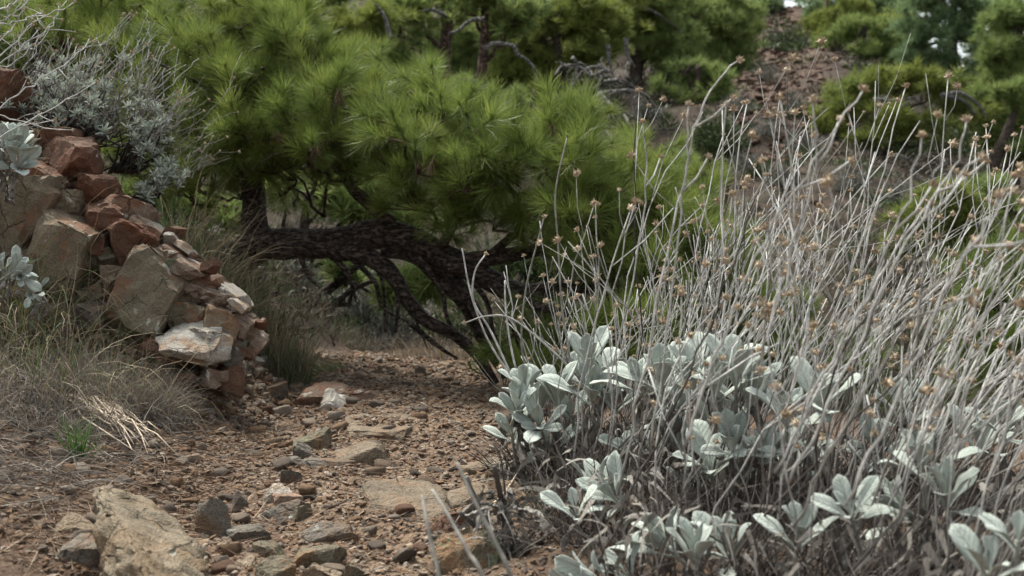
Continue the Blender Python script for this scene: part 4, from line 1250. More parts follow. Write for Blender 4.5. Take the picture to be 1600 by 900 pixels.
pine('dark slanting pine trunk by the right hand trees', 16.5, [(1538, 300), (1552, 255), (1572, 210), (1590, 160)], [(1590, 150, 40, 24), (1600, 240, 40, 22)], 'needle_far', 'bark', 0.13, seed=14)
pine('low yellow green bushy pine beyond the leaning stems', 11, [(1480, 400), (1482, 350), (1480, 300)], [(1480, 310, 56, 26), (1440, 340, 44, 26), (1510, 340, 40, 26), (1470, 370, 56, 24), (1420, 380, 40, 22), (1500, 395, 44, 24)], 'needle_lime', 'bark', 0.05, seed=15)
pine('dim green pine behind the crown far up the slope', 26, [(300, 90), (300, 20), (300, -40)], [(230, 30, 70, 40), (300, 20, 70, 40), (370, 30, 70, 40), (180, 60, 50, 40), (120, 30, 60, 40), (300, 80, 80, 40)], 'needle_far', 'bark', 0.2, seed=16, dens=0.5)
pine('shaded pine that fills the gap above the brown trunk', 22, [(740, 120), (740, 60), (735, -20)], [(600, 60, 60, 40), (680, 90, 60, 40), (740, 50, 60, 40), (620, 10, 70, 30), (760, 100, 60, 40), (560, 100, 50, 30)], 'needle_far', 'bark', 0.2, seed=17, dens=0.6)
pine('olive green pine low on the slope behind the scrub', 15, [(1070, 320), (1070, 280), (1068, 240)], [(1070, 250, 40, 26), (1100, 280, 40, 24), (1050, 290, 36, 20)], 'needle_far', 'bark', 0.06, seed=18)
pine('dusky pine below the arch far down the path', 11, [(610, 480), (605, 440), (600, 400)], [(560, 440, 56, 36), (620, 460, 50, 36), (680, 450, 50, 36), (530, 420, 40, 26), (470, 300, 50, 28), (440, 320, 36, 30)], 'needle_far', 'bark', 0.05, seed=19, dens=0.5)

pine('dark pine on the bank top behind the leaning flower stalks', 9, [(60, 140), (62, 60), (66, -30)], [(50, 20, 60, 40), (120, 10, 60, 36), (10, 60, 50, 40), (100, 60, 50, 36), (170, 40, 50, 36), (30, 100, 40, 30)], 'needle_far', 'bark', 0.1, seed=20, dens=0.9)
pine('shadowy pine on the slope seen over the arching trunk', 13, [(330, 340), (335, 280), (340, 200)], [(330, 250, 60, 40), (280, 290, 46, 34), (400, 260, 60, 36), (470, 240, 60, 36), (300, 340, 40, 30)], 'needle_far', 'bark', 0.1, seed=21, dens=0.7)
pine('leafy pine close behind the arching trunk', 7.6, [(470, 420), (475, 360), (480, 300)], [(430, 300, 46, 26), (500, 305, 46, 26), (340, 335, 46, 30), (280, 330, 46, 36), (545, 430, 46, 26), (620, 450, 46, 30), (680, 440, 36, 26), (560, 330, 40, 22), (240, 300, 40, 30), (650, 350, 40, 20), (590, 300, 30, 24)], 'needle_far', 'bark', 0.05, seed=31, dens=1.1)
pine('two tiered pine between the dead tangle and the open slope', 19, [(1085, 215), (1088, 160), (1092, 100)], [(1070, 110, 44, 26), (1110, 130, 44, 30), (1085, 165, 40, 24), (1050, 140, 34, 22)], 'needle_far', 'bark', 0.12, seed=32)
pine('bright pine low behind the leaning crown and the slim trunk', 14.5, [(830, 230), (832, 190), (835, 140)], [(800, 165, 50, 28), (850, 185, 50, 28), (780, 195, 40, 24), (880, 215, 40, 24), (720, 150, 40, 30)], 'needle_far', 'bark', 0.08, seed=33)
pine('slender pale trunk rising behind the slim pine', 20, [(905, 150), (908, 80), (912, -30)], [(900, 20, 60, 30), (960, -5, 60, 26), (850, -5, 60, 26)], 'needle_lime', 'bark_red', 0.1, seed=34)
pine('pine filling the ridge right of the rubble', 30, [(1290, 130), (1290, 60), (1292, 0)], [(1290, 50, 44, 30), (1330, 20, 44, 30), (1370, 45, 44, 30), (1290, 95, 34, 24)], 'needle_lime', 'bark', 0.16, seed=35, dens=0.7)
pine('far pine closing the gap left of the skyline pine', 36, [(1130, 120), (1130, 60), (1130, -10)], [(1130, 20, 60, 34), (1080, 20, 60, 34), (1030, 10, 60, 34), (960, 10, 70, 34), (900, 0, 70, 30)], 'needle_far', 'bark', 0.2, seed=22, dens=0.4)
pine('far pine behind the tall straight pine', 32, [(1420, 160), (1420, 80), (1420, -20)], [(1400, 50, 50, 40), (1440, 30, 50, 40), (1520, 60, 40, 34), (1560, 30, 44, 40), (1440, 110, 60, 30), (1380, 100, 50, 30), (1540, 120, 50, 30)], 'needle_far', 'bark', 0.2, seed=23, dens=0.5)
pine('brownish green pine beyond the gully behind the near corner stems', 14, [(1580, 420), (1580, 360), (1585, 300)], [(1580, 330, 50, 34), (1540, 300, 40, 26), (1600, 400, 50, 34)], 'needle_far', 'bark', 0.07, seed=24, dens=0.6)

# fallen grey dead wood on the slope
def dead_tree(label, d, polys, r, seed):
    gg = np.random.default_rng(seed)
    o0 = pix(*polys[0][0], d)
    root = thing('dead_branch_pile', o0, label, 'dead wood')
    for pl in polys:
        P, rr = smooth_line([pix(px, py, d + gg.normal(0, 0.15)) - o0 for px, py in pl], 5, np.linspace(r, r * 0.35, len(pl)))
        V, Q, T = tube_geo(P, rr, 6, 0.12)
        link('branch', np_mesh('branch', V, [Q, T]), M['dead_wood'], root)
        # side twigs
        for k in range(9):
            i = gg.integers(1, len(P) - 1)
            q = P[i] + gg.normal(0, 0.22, 3) * np.array([1, 0.6, 0.8]) + np.array([0, 0, -0.12])
            tb = MB()
            branchy(tb, P[i], q, rr[i] * 0.5, 0.006, gg, 0.12, 5, 5)
            link('twig', tb.mesh('twig'), M['dead_wood'], root)
dead_tree('tangle of grey dead branches drooping on the slope', 15,
          [[(945, 110), (925, 118), (905, 105), (880, 102), (866, 118)], [(925, 118), (912, 140), (908, 165)], [(940, 110), (935, 135), (930, 165)], [(945, 128), (970, 125), (995, 138), (1005, 150)], [(950, 112), (935, 105), (915, 108), (900, 125), (890, 145)], [(895, 90), (905, 105), (920, 112)]], 0.03, 4)
dead_tree('long grey fallen branch below the dark trunked pine', 14,
          [[(945, 145), (985, 142), (1010, 150), (1028, 175)], [(960, 145), (955, 160), (975, 180), (985, 195)], [(935, 145), (950, 160), (968, 170), (990, 185)]], 0.035, 5)
dead_tree('grey weathered dead stump below the fallen branch', 12, [[(962, 270), (955, 235), (940, 205), (925, 190)], [(950, 265), (945, 235), (935, 210)], [(968, 262), (960, 225), (948, 205)]], 0.07, 6)
dead_tree('pale crooked dead limb under the lime green pine', 15, [[(1440, 300), (1430, 270), (1420, 250), (1400, 240)], [(1380, 300), (1378, 270), (1385, 255)], [(1460, 270), (1475, 255), (1470, 240)]], 0.035, 7)

# scrub on the slope
def scrub(name, loc, w_, h_, label, mat, seed, group, n=260, leaf=0.05, stems=True):
    gg = np.random.default_rng(seed)
    root = thing(name, loc, label, 'shrub', group)
    v = unit(gg.normal(size=(n, 3)))
    v[:, 2] = np.abs(v[:, 2])
    p = v * (gg.random((n, 1)) ** 0.45) * np.array([w_ / 2, w_ / 2, h_]) * (1 + 0.3 * fbm(v * 2 + seed, 2))[:, None]
    m = 5
    P = np.repeat(p, m, 0) + gg.normal(0, leaf * 0.4, (n * m, 3))
    d0 = unit(np.repeat(v, m, 0) + gg.normal(0, 0.7, (n * m, 3)) + np.array([0, 0, 0.5]))
    V, Q = ribbons(P, d0, gg.uniform(0.6, 1.3, n * m) * leaf, np.full(n * m, leaf * 0.32), np.full(n * m, 0.3), gg, 1)
    link('foliage', np_mesh('foliage', V, Q), M[mat], root, 'stuff')
    tb = MB()
    for q in p[::6]:
        branchy(tb, (0, 0, -0.05), q, 0.012 * h_ * 2, 0.003, gg, 0.06, 4, 5)
    link('stems', tb.mesh('stems'), M['twig'], root, 'stuff')
    return root
for i, (px, py, s_, lab) in enumerate(((1215, 75, 1.0, 'grey bush near the crest of the red scree'), (1195, 128, 0.7, 'small grey bush in the middle of the red scree'), (1150, 175, 0.6, 'grey bush left of the lower red scree'),
        (1245, 180, 0.7, 'grey bush below the rubble beside the rounded green pine'), (1200, 215, 0.6, 'pale grey bush on the open slope below the scree'), (1130, 215, 0.6, 'grey bush right of the dark slope bush'),
        (1260, 235, 0.6, 'grey bush where the slope meets the lime green pine'), (1165, 270, 0.5, 'grey bush low on the open slope above the stem tips'), (1225, 290, 0.5, 'low grey bush between the slanting stems on the slope'),
        (1010, 185, 0.5, 'dry grey bush beside the long fallen branch'), (960, 300, 0.45, 'grey bush behind the weathered stump'), (1330, 300, 0.5, 'grey bush on the brown ground under the lime green pine'),
        (1400, 320, 0.5, 'grey bush beside the low yellow green pine'), (1560, 310, 0.5, 'grey bush at the foot of the dark slanting trunk'))):
    p = pixg(px, py)
    scrub('grey_bush', p, s_ * 0.95, s_ * 0.5, lab, 'scrub_grey', 200 + i, 'grey bushes dotted on the open slope', 150, 0.055)
for i, (px, py, d, w_, h_, lab) in enumerate(((716, 130, 18, 1.2, 0.9, 'dark evergreen bush between the pine trunks on the slope'), (860, 150, 15, 1.4, 0.8, 'dark green bush under the spreading crown'),
                                        (1120, 260, 16, 0.9, 0.6, 'dark green bush at the foot of the open slope'), (925, 120, 20, 1.2, 0.8, 'shadowy green bush behind the dead branches'),
                                        (1468, 215, 19, 1.2, 0.7, 'dark bush below the tiers of the lime green pine'), (560, 150, 17, 1.5, 0.9, 'brownish dark bush under the yellow green pine'),
                                        (1060, 180, 22, 1.2, 0.7, 'dark bush below the dark trunked pine'), (1225, 150, 28, 1.5, 0.8, 'olive bush on the rubble of the red scree'),
                                        (850, 448, 0, 0.6, 0.3, 'dark low bush beyond the end of the arching trunk'), (800, 440, 0, 0.7, 0.35, 'dark low bush seen under the trunk where it dips'), (915, 450, 0, 0.7, 0.35, 'dark low bush behind the first silvery stems'), (545, 300, 0, 0.9, 0.45, 'dark low bush in the gap above the arch'))):
    p = pix(px, py, d) if d else pixg(px, py)
    p[2] = gz(p[0], p[1])
    scrub('dark_bush', p, w_, h_, lab, 'scrub_green', 400 + i, 'dark bushes on the slope', 420, 0.08)
for i, (px, py, lab) in enumerate(((545, 500, 'pale grey bush on the brown slope under the arch'), (560, 530, 'lower pale grey bush near the path under the arch'), (640, 500, 'grey bush seen between the lower branches'), (465, 470, 'grey bush behind the tall straw tuft'), (610, 545, 'small grey bush at the end of the path'))):
    p = pixg(px, py)
    scrub('pale_bush', p, 0.35 * p[1] / 8, 0.28 * p[1] / 8, lab, 'scrub_grey', 450 + i, 'pale bushes under the arch', 150, 0.04)
def ground_cover():
    g2 = np.random.default_rng(33)
    parts_g, parts_d = [], []
    for k in range(1150):
        y = 5.2 * (30 / 5.2) ** g2.random()
        x = g2.uniform(-0.5, 0.45) * y
        if abs(x - float(pathx(y))) < 0.55 and y < 7.4: continue
        if 0.15 < x / y < 0.30 and y > 12 and g2.random() < 0.7: continue
        z = gz(x, y)
        w_, h_ = g2.uniform(0.12, 0.34) * (0.8 + y * 0.03), g2.uniform(0.08, 0.22) * (0.8 + y * 0.03)
        n = 90
        v = unit(g2.normal(size=(n, 3)))
        v[:, 2] = np.abs(v[:, 2])
        p = np.array([x, y, z]) + v * g2.random((n, 1)) ** 0.5 * np.array([w_, w_, h_])
        d0 = unit(v + g2.normal(0, 0.6, (n, 3)) + np.array([0, 0, 0.5]))
        V, Q = ribbons(p, d0, g2.uniform(0.04, 0.09, n) * (0.7 + 0.05 * y), np.full(n, 0.008 + 0.0012 * y), np.full(n, 0.4), g2, 2)
        (parts_g if g2.random() < 0.55 else parts_d).append((V, [Q]))
    for nm, ps, mt, lab in (('green_ground_cover', parts_g, 'scrub_green', 'low dark green ground cover over the slope'), ('brown_ground_cover', parts_d, 'hill_grass', 'low brown withered ground cover over the slope')):
        V, fs = merge(ps)
        tag(link(nm, np_mesh(nm, V, fs), M[mt], None, 'stuff'), lab, 'ground cover')
ground_cover()
# dry grass and rubble on the hillside
def hill_cover():
    g2 = np.random.default_rng(91)
    n = 17000
    y = 5.0 * (45 / 5.0) ** g2.random(n)
    x = g2.uniform(-0.5, 0.5, n) * y
    ok = (np.abs(x - pathx(y)) > 0.5) | (y > 7.3)
    x, y = x[ok], y[ok]
    n = len(x)
    z = height(x, y)
    d0 = np.stack([g2.normal(0, 0.6, n), g2.normal(0, 0.6, n), np.ones(n)], -1)
    V, Q = ribbons(np.stack([x, y, z], -1), d0, g2.uniform(0.06, 0.2, n) * (0.7 + y * 0.03), 0.003 + y * 0.0007, g2.uniform(0.2, 1.6, n), g2, 3)
    tag(link('hill_grass', np_mesh('hill_grass', V, Q), M['hill_grass'], None, 'stuff'), 'sparse dry grass over the hillside', 'dry grass')
hill_cover()
def rubble():
    g2 = np.random.default_rng(17)
    kk = 0
    while kk < 150:
        px, py = g2.normal(1210, 36), g2.uniform(45, 330)
        if g2.random() > (1.0 if py < 190 else 0.4): continue
        p = pixg(px, py)
        if p[1] < 12: continue
        s = (5 + 16 * g2.random() ** 2.5) * p[1] / F
        o = link('stone', STONE_ME[kk % 14].copy() if kk < 14 else RUB[kk % 14], None, HILL)
        if kk < 14:
            o.data.materials.clear()
            o.data.materials.append(M['rubble'])
            RUB.append(o.data)
        place(o, (p[0], p[1], p[2] + s * 0.1), (g2.normal(0, 0.4), g2.normal(0, 0.4), g2.uniform(0, 6)), s)
        kk += 1
RUB = []
def scree_stuff():
    g2 = np.random.default_rng(19)
    n = 3600
    y = 15 * (46 / 13) ** g2.random(n)
    r = np.clip(g2.normal(0.235, 0.032, n), 0.16, 0.30)
    x = r * y
    s = (0.02 + 0.16 * g2.random(n) ** 3) * (0.5 + y / 30)
    base = np.array([[0, 0, 1], [0, 0, -1]] + [[math.cos(a), math.sin(a), z] for z, o in ((0.45, 0), (-0.45, 0.6)) for a in (np.arange(5) * 1.2566 + o)])
    T = []
    for i in range(5):
        j = (i + 1) % 5
        T += [[0, 2 + i, 2 + j], [1, 7 + j, 7 + i], [2 + i, 7 + i, 2 + j], [2 + j, 7 + i, 7 + j]]
    V = base[None] * (1 + 0.3 * g2.normal(size=(n, 12, 1))) * np.array([1, 0.8, 0.6]) * (s / 2)[:, None, None]
    V = V + np.stack([x, y, height(x, y) + s * 0.05], -1)[:, None]
    F_ = (np.array(T)[None] + (np.arange(n) * 12)[:, None, None]).reshape(-1, 3)
    tag(link('scree_rubble', np_mesh('scree_rubble', V.reshape(-1, 3), F_, False), M['rubble'], None, 'stuff'), 'small reddish rubble scattered over the open slope', 'rubble')
M['rubble'] = rock_mat('red_rubble', (0.045, 0.024, 0.017), (0.115, 0.062, 0.042), (0.21, 0.135, 0.095), None, 0.6, None, 0.6)
rubble()
scree_stuff()

# ------------------------------------------------------------------ the silvery plants
def leaf_geo(seed, L=0.1, W=0.034, curl=0.5, fold=0.35, twist=0.0, dead=False, nl=11, nw=5):
    """A spatulate leaf from the origin along +y, its face to +z, with real thickness."""
    gl = np.random.default_rng(seed)
    s = np.linspace(0, 1, nl)
    prof = np.where(s < 0.35, 0.13 + 0.25 * (s / 0.35) ** 2, 0)
    prof = np.where(s >= 0.35, 0.38 + 0.62 * np.sin((s - 0.35) / 0.37 * math.pi / 2), prof)
    prof = np.where(s > 0.72, np.sqrt(np.maximum(0.0, 1 - ((s - 0.72) / 0.29) ** 2)), prof)
    prof[-1] = 0.12
    u = np.linspace(-1, 1, nw)
    ang = curl * (s ** 1.6)
    yy = np.concatenate([[0], np.cumsum(np.cos(ang[1:]) * (L / (nl - 1)))])
    zz = np.concatenate([[0], np.cumsum(-np.sin(ang[1:]) * (L / (nl - 1)))])
    X = prof[:, None] * u[None] * W / 2
    wavy = 0.003 * np.sin(s * 9 + gl.uniform(0, 6))[:, None] * np.sign(u)[None] * np.abs(u)[None] ** 2 * (prof[:, None])
    Zc = fold * np.abs(u)[None] ** 1.5 * prof[:, None] * W * 0.5 + wavy
    if dead:
        Zc = Zc + 0.004 * gl.normal(size=(nl, nw))
        X = X * (0.75 + 0.15 * gl.normal(size=(nl, 1)))
    tw = twist * s
    Xr = X * np.cos(tw)[:, None] - Zc * np.sin(tw)[:, None]
    Zr = X * np.sin(tw)[:, None] + Zc * np.cos(tw)[:, None]
    top = np.stack([Xr, np.broadcast_to(yy[:, None], X.shape) + Zr * np.sin(ang)[:, None], zz[:, None] + Zr * np.cos(ang)[:, None]], -1)
    th = 0.0011 + 0.0014 * (1 - np.abs(u)[None] ** 3) * (1.2 - s[:, None])
    bot = top - np.stack([0 * X, np.sin(ang)[:, None] * th, np.cos(ang)[:, None] * th], -1)
    V = np.concatenate([top.reshape(-1, 3), bot.reshape(-1, 3)])
    N = nl * nw
    Q = []
    for a in range(nl - 1):
        for b in range(nw - 1):
            i = a * nw + b
            Q.append([i, i + 1, i + nw + 1, i + nw])
            Q.append([N + i + nw, N + i + nw + 1, N + i + 1, N + i])
    edge = [a * nw for a in range(nl)] + [(nl - 1) * nw + b for b in range(1, nw)] + [a * nw + nw - 1 for a in range(nl - 2, -1, -1)]
    for a, b in zip(edge[:-1], edge[1:]):
        Q.append([a, b, N + b, N + a])
    return np_mesh('leaf', V, np.array(Q), True)

LEAVES, DEADS = [], []
for k in range(8):
    me = leaf_geo(k, 0.1, rnd.uniform(0.029, 0.040), rnd.uniform(-0.1, 0.75), rnd.uniform(0.2, 0.5), rnd.uniform(-0.3, 0.3))
    me.materials.append(M['silver_leaf'])
    LEAVES.append(me)
for k in range(6):
    me = leaf_geo(50 + k, 0.1, rnd.uniform(0.02, 0.028), rnd.uniform(0.6, 1.6), rnd.uniform(0.5, 0.9), rnd.uniform(-1.6, 1.6), True)
    me.name = 'dead_leaf'
    me.materials.append(M['dead_leaf'])
    DEADS.append(me)

def head_geo(seed):
    gh = np.random.default_rng(seed)
    mb = MB()
    V, T = ico(1)
    mb.add(V * np.array([0.0046, 0.0046, 0.0042]) * (1 + 0.15 * gh.normal(size=(len(V), 1))) + np.array([0, 0, 0.0035]), T)
    for k in range(22):
        a, e = gh.uniform(0, 6.283), gh.uniform(-0.1, 1.3)
        d = np.array([math.cos(a) * math.cos(e), math.sin(a) * math.cos(e), math.sin(e)])
        sd = unit(np.cross(d, gh.normal(size=3)))
        s2 = np.cross(d, sd)
        b = np.array([0, 0, 0.002]) + d * 0.002
        L = gh.uniform(0.0045, 0.0082)
        w_ = 0.0017
        mb.add([b - sd * w_, b + sd * w_, b + s2 * w_ * 0.8, b + d * L * 0.6 + sd * w_ * 0.8, b + d * L], [[0, 1, 3], [1, 2, 3], [0, 3, 4], [2, 0, 4], [3, 2, 4]])
    me = mb.mesh('seed_head', False)
    me.materials.append(M['seed_head'])
    return me
HEADS = [head_geo(k) for k in range(5)]

def rot_to(axis, roll):
    """Euler-free matrix that turns +z to the axis."""
    z = unit(axis)
    r = np.array([math.cos(roll), math.sin(roll), 0.3])
    x = unit(np.cross(r, z))
    y = np.cross(z, x)
    return Matrix(((x[0], y[0], z[0]), (x[1], y[1], z[1]), (x[2], y[2], z[2])))

def add_head(parent, p, axis, s):
    o = link('seed_head', HEADS[rnd.randrange(5)], None, parent)
    o.matrix_local = Matrix.Translation([float(v) for v in p]) @ rot_to(axis, rnd.uniform(0, 6)).to_4x4() @ Matrix.Scale(s, 4)

def flower_stem(parent, base, tip, g, mat, r0=0.0024, forks=3, head=True, bend=0.08, hs_=1.0):
    """A dry stem with kinks and forked ends; each fork carries a seed head (a sub-part)."""
    base, tip = np.asarray(base, float), np.asarray(tip, float)
    L = np.linalg.norm(tip - base)
    n = 11
    side = unit(np.cross(tip - base, [0.2, 1, 0.1]))
    b1, b2 = g.normal(0, bend * L), g.normal(0, bend * 0.35 * L)
    s = np.linspace(0, 1, n)
    P = base[None] * (1 - s)[:, None] + tip[None] * s[:, None] + side[None] * (b1 * np.sin(math.pi * s) + b2 * np.sin(2 * math.pi * s))[:, None]
    P[:, 2] += 0.03 * L * np.sin(math.pi * s)
    P[1:-1] += g.normal(0, 0.0045, (n - 2, 3))
    mb = MB()
    r = np.linspace(r0, r0 * 0.66, n)
    mb.tube(P, r, 5)
    ends = [(P[-1], unit(P[-1] - P[-2]))]
    for k in range(forks):
        i = int(g.integers(int(n * 0.42), n - 1))
        d = unit(P[i + 1] - P[i])
        out = unit(d + unit(g.normal(size=3) * np.array([1, 0.8, 0.5])) * g.uniform(0.4, 0.8) + np.array([0, 0, 0.1]))
        l = g.uniform(0.06, 0.22) * (0.6 + L * 0.6)
        e = P[i] + out * l * 0.5
        e2 = e + unit(out + d * 0.9 + g.normal(0, 0.15, 3)) * l * 0.5
        mb.tube([P[i], P[i] + out * l * 0.22, e, e2], [r[i] * 0.75, r[i] * 0.7, r[i] * 0.65, r[i] * 0.55], 4)
        ends.append((e2, unit(e2 - e)))
    o = link('stem', mb.mesh('stem'), M[mat], parent)
    if head:
        for p, a in ends:
            if g.random() < 0.60:
                add_head(o, p, a, g.uniform(0.8, 1.8) * hs_)
    return o

def shoot(parent, base, tip, g, n=9, size=1.0, opn=1.0, dead=2):
    """A woolly shoot with a rosette of spatulate leaves (sub-parts) at its end."""
    base, tip = np.asarray(base, float), np.asarray(tip, float)
    mid = (base + tip) / 2 + g.normal(0, 0.015, 3)
    P = smooth_line([base, mid, tip], 5)
    V, Q, T = tube_geo(P, np.linspace(0.0045, 0.004, len(P)), 6, 0.15)
    o = link('shoot', np_mesh('shoot', V, [Q, T]), M['shoot'], parent)
    ax = unit(tip - mid)
    X = unit(np.cross(ax, [0.3, 0.9, 0.2]))
    Y = np.cross(ax, X)
    a0 = g.uniform(0, 6.28)
    for k in range(n):
        a = a0 + k * 2.4
        t = (k + 0.5) / n
        el = (1.45 - 0.62 * t * opn) + g.normal(0, 0.2)
        rad = X * math.cos(a) + Y * math.sin(a)
        d = rad * math.cos(el) + ax * math.sin(el)
        nrm = ax * math.cos(el) - rad * math.sin(el)
        xx = np.cross(d, nrm)
        s = 1.1 * size * g.uniform(0.75, 1.2) * (0.7 + 0.45 * t)
        lf = link('leaf', LEAVES[int(g.integers(8))], None, o)
        m = Matrix(((xx[0], d[0], nrm[0]), (xx[1], d[1], nrm[1]), (xx[2], d[2], nrm[2])))
        q = tip - ax * (0.022 * t)
        lf.matrix_local = Matrix.Translation(q.tolist()) @ m.to_4x4() @ Matrix.Diagonal((s * g.uniform(0.85, 1.15), s, s, 1))
    for k in range(dead):
        a = g.uniform(0, 6.28)
        rad = X * math.cos(a) + Y * math.sin(a)
        d = unit(rad * 0.5 + np.array([0, 0, -0.9]) + g.normal(0, 0.2, 3))
        nrm = unit(rad - d * rad.dot(d))
        xx = np.cross(d, nrm)
        i = int(g.integers(len(P) // 3, len(P)))
        s = size * g.uniform(0.8, 1.3)
        lf = link('dead_leaf', DEADS[int(g.integers(6))], None, o)
        m = Matrix(((xx[0], d[0], nrm[0]), (xx[1], d[1], nrm[1]), (xx[2], d[2], nrm[2])))
        lf.matrix_local = Matrix.Translation((P[i] + rad * 0.004).tolist()) @ m.to_4x4() @ Matrix.Diagonal((s, s, s, 1))

def thatch(parent, g, n_t, rad, h, lean, name='dry_twigs'):
    """Old dark stems and shrivelled leaves that fill the foot of the plant."""
    n = n_t
    a = g.uniform(0, 6.283, n)
    r = rad * np.sqrt(g.random(n))
    root = np.stack([r * np.cos(a), r * np.sin(a), np.full(n, -0.01)], -1)
    d0 = np.stack([np.cos(a) * 0.4 + g.normal(0, 0.5, n) + lean, np.sin(a) * 0.4 + g.normal(0, 0.5, n), np.ones(n)], -1)
    V, Q = ribbons(root, d0, g.uniform(0.4, 1.2, n) * h, g.uniform(0.0016, 0.0045, n), g.uniform(0.0, 1.6, n), g, 5)
    link(name, np_mesh(name, V, Q), M['twig'], parent, 'stuff')
    m = n // 3
    a = g.uniform(0, 6.283, m)
    r = rad * 1.05 * np.sqrt(g.random(m))
    root = np.stack([r * np.cos(a), r * np.sin(a), g.uniform(0.02, 0.75, m) * h], -1)
    d0 = np.stack([np.cos(a) + g.normal(0, 0.5, m), np.sin(a) + g.normal(0, 0.5, m), g.normal(-0.6, 0.7, m)], -1)
    V, Q = ribbons(root, d0, g.uniform(0.03, 0.08, m), g.uniform(0.006, 0.014, m), g.uniform(0, 2.0, m), g, 4)
    link('shrivelled_leaves', np_mesh('shrivelled_leaves', V, Q), M['dead_leaf'], parent, 'stuff')

# plants: (px of the foot, distance, label, shoots [(px, py, size, n, opening)], stems n, lean x, top height lo/hi, radius)
PLANTS = [
    (850, 2.95, 'silvery leaved plant at the path edge with a few tall bare stalks',
     [(808, 632, 1.0, 8, 0.9), (838, 622, 1.05, 10, 1.0), (860, 690, 0.95, 9, 1.1), (822, 600, 0.9, 7, 0.8), (800, 668, 0.9, 6, 1.1), (870, 610, 1.0, 8, 1.0), (845, 655, 1.0, 8, 1.1)], 7, 0.04, 0.30, 0.52, 0.10),
    (925, 3.05, 'silvery plant with dense upright dark stems behind the path plant',
     [(925, 610, 1.15, 9, 0.9), (945, 580, 1.0, 8, 0.9), (905, 590, 1.0, 7, 0.9), (895, 640, 0.9, 7, 1.1), (960, 625, 1.1, 8, 1.0), (920, 560, 1.0, 7, 0.8)], 44, 0.10, 0.36, 0.68, 0.15),
    (950, 2.25, 'silvery plant with a tall folded leaf cluster above the gravel edge',
     [(938, 765, 0.95, 9, 0.9), (965, 770, 0.8, 8, 1.2), (900, 790, 0.7, 5, 1.2)], 20, 0.12, 0.35, 0.70, 0.12),
    (1030, 2.75, 'silvery plant with broad upright leaves among pale branching stems',
     [(1020, 640, 1.1, 9, 1.0), (1055, 620, 1.1, 9, 1.0), (1085, 590, 1.1, 9, 1.0), (1060, 690, 1.15, 9, 1.1), (1000, 590, 0.9, 7, 0.9), (1000, 700, 1.1, 8, 1.1), (1035, 590, 1.1, 8, 0.9), (1110, 650, 1.1, 8, 1.0)], 54, 0.16, 0.42, 0.86, 0.16),
    (1080, 1.85, 'low silvery plant with wide open pale leaves in front of the clump',
     [(1045, 840, 0.85, 9, 1.1), (1085, 860, 0.85, 8, 1.2), (1140, 850, 0.8, 7, 1.3), (940, 905, 0.8, 8, 1.0), (905, 910, 0.6, 5, 1.0), (980, 900, 0.7, 6, 1.1)], 14, 0.22, 0.30, 0.62, 0.14),
    (1140, 2.45, 'silvery plant whose leaves fan out below the densest stems',
     [(1110, 720, 1.0, 9, 1.1), (1145, 690, 1.0, 9, 1.0), (1170, 620, 1.1, 9, 1.0), (1120, 600, 1.0, 8, 0.9), (1190, 700, 0.9, 8, 1.2), (1150, 580, 1.0, 8, 0.9), (1080, 760, 1.0, 8, 1.1)], 54, 0.26, 0.40, 0.84, 0.17),
    (1250, 2.35, 'silvery plant in the middle of the slanting stems',
     [(1235, 720, 1.0, 9, 1.1), (1265, 720, 0.95, 8, 1.1), (1280, 620, 1.0, 8, 1.0), (1230, 640, 0.9, 8, 1.0), (1310, 690, 0.9, 8, 1.1)], 50, 0.36, 0.36, 0.74, 0.17),
    (1300, 1.75, 'silvery plant with blurred tan seed heads close to the camera',
     [(1330, 790, 0.7, 8, 1.1), (1250, 830, 0.7, 7, 1.2), (1390, 830, 0.7, 7, 1.1)], 24, 0.34, 0.30, 0.62, 0.15),
    (1390, 2.6, 'silvery plant with long stems bent over towards the gully',
     [(1370, 690, 1.0, 8, 1.1), (1410, 640, 1.0, 8, 1.0), (1440, 700, 1.0, 8, 1.1), (1350, 640, 0.9, 7, 1.0)], 52, 0.42, 0.36, 0.76, 0.18),
    (1460, 1.9, 'silvery plant with pale leaves under crossing slanted stems',
     [(1440, 720, 0.9, 8, 1.1), (1480, 770, 0.85, 8, 1.1), (1420, 790, 0.8, 8, 1.2), (1500, 700, 0.8, 7, 1.0)], 34, 0.42, 0.30, 0.64, 0.16),
    (1560, 2.4, 'outer silvery plant with strongly leaning white stems',
     [(1530, 690, 1.0, 8, 1.1), (1570, 660, 0.9, 8, 1.1), (1590, 730, 0.9, 8, 1.1)], 46, 0.5, 0.32, 0.70, 0.18),
    (1560, 1.55, 'silvery plant in the near corner with large soft leaves',
     [(1545, 880, 0.6, 7, 1.1), (1590, 830, 0.55, 6, 1.1), (1490, 900, 0.55, 6, 1.2)], 22, 0.44, 0.26, 0.56, 0.14),
]
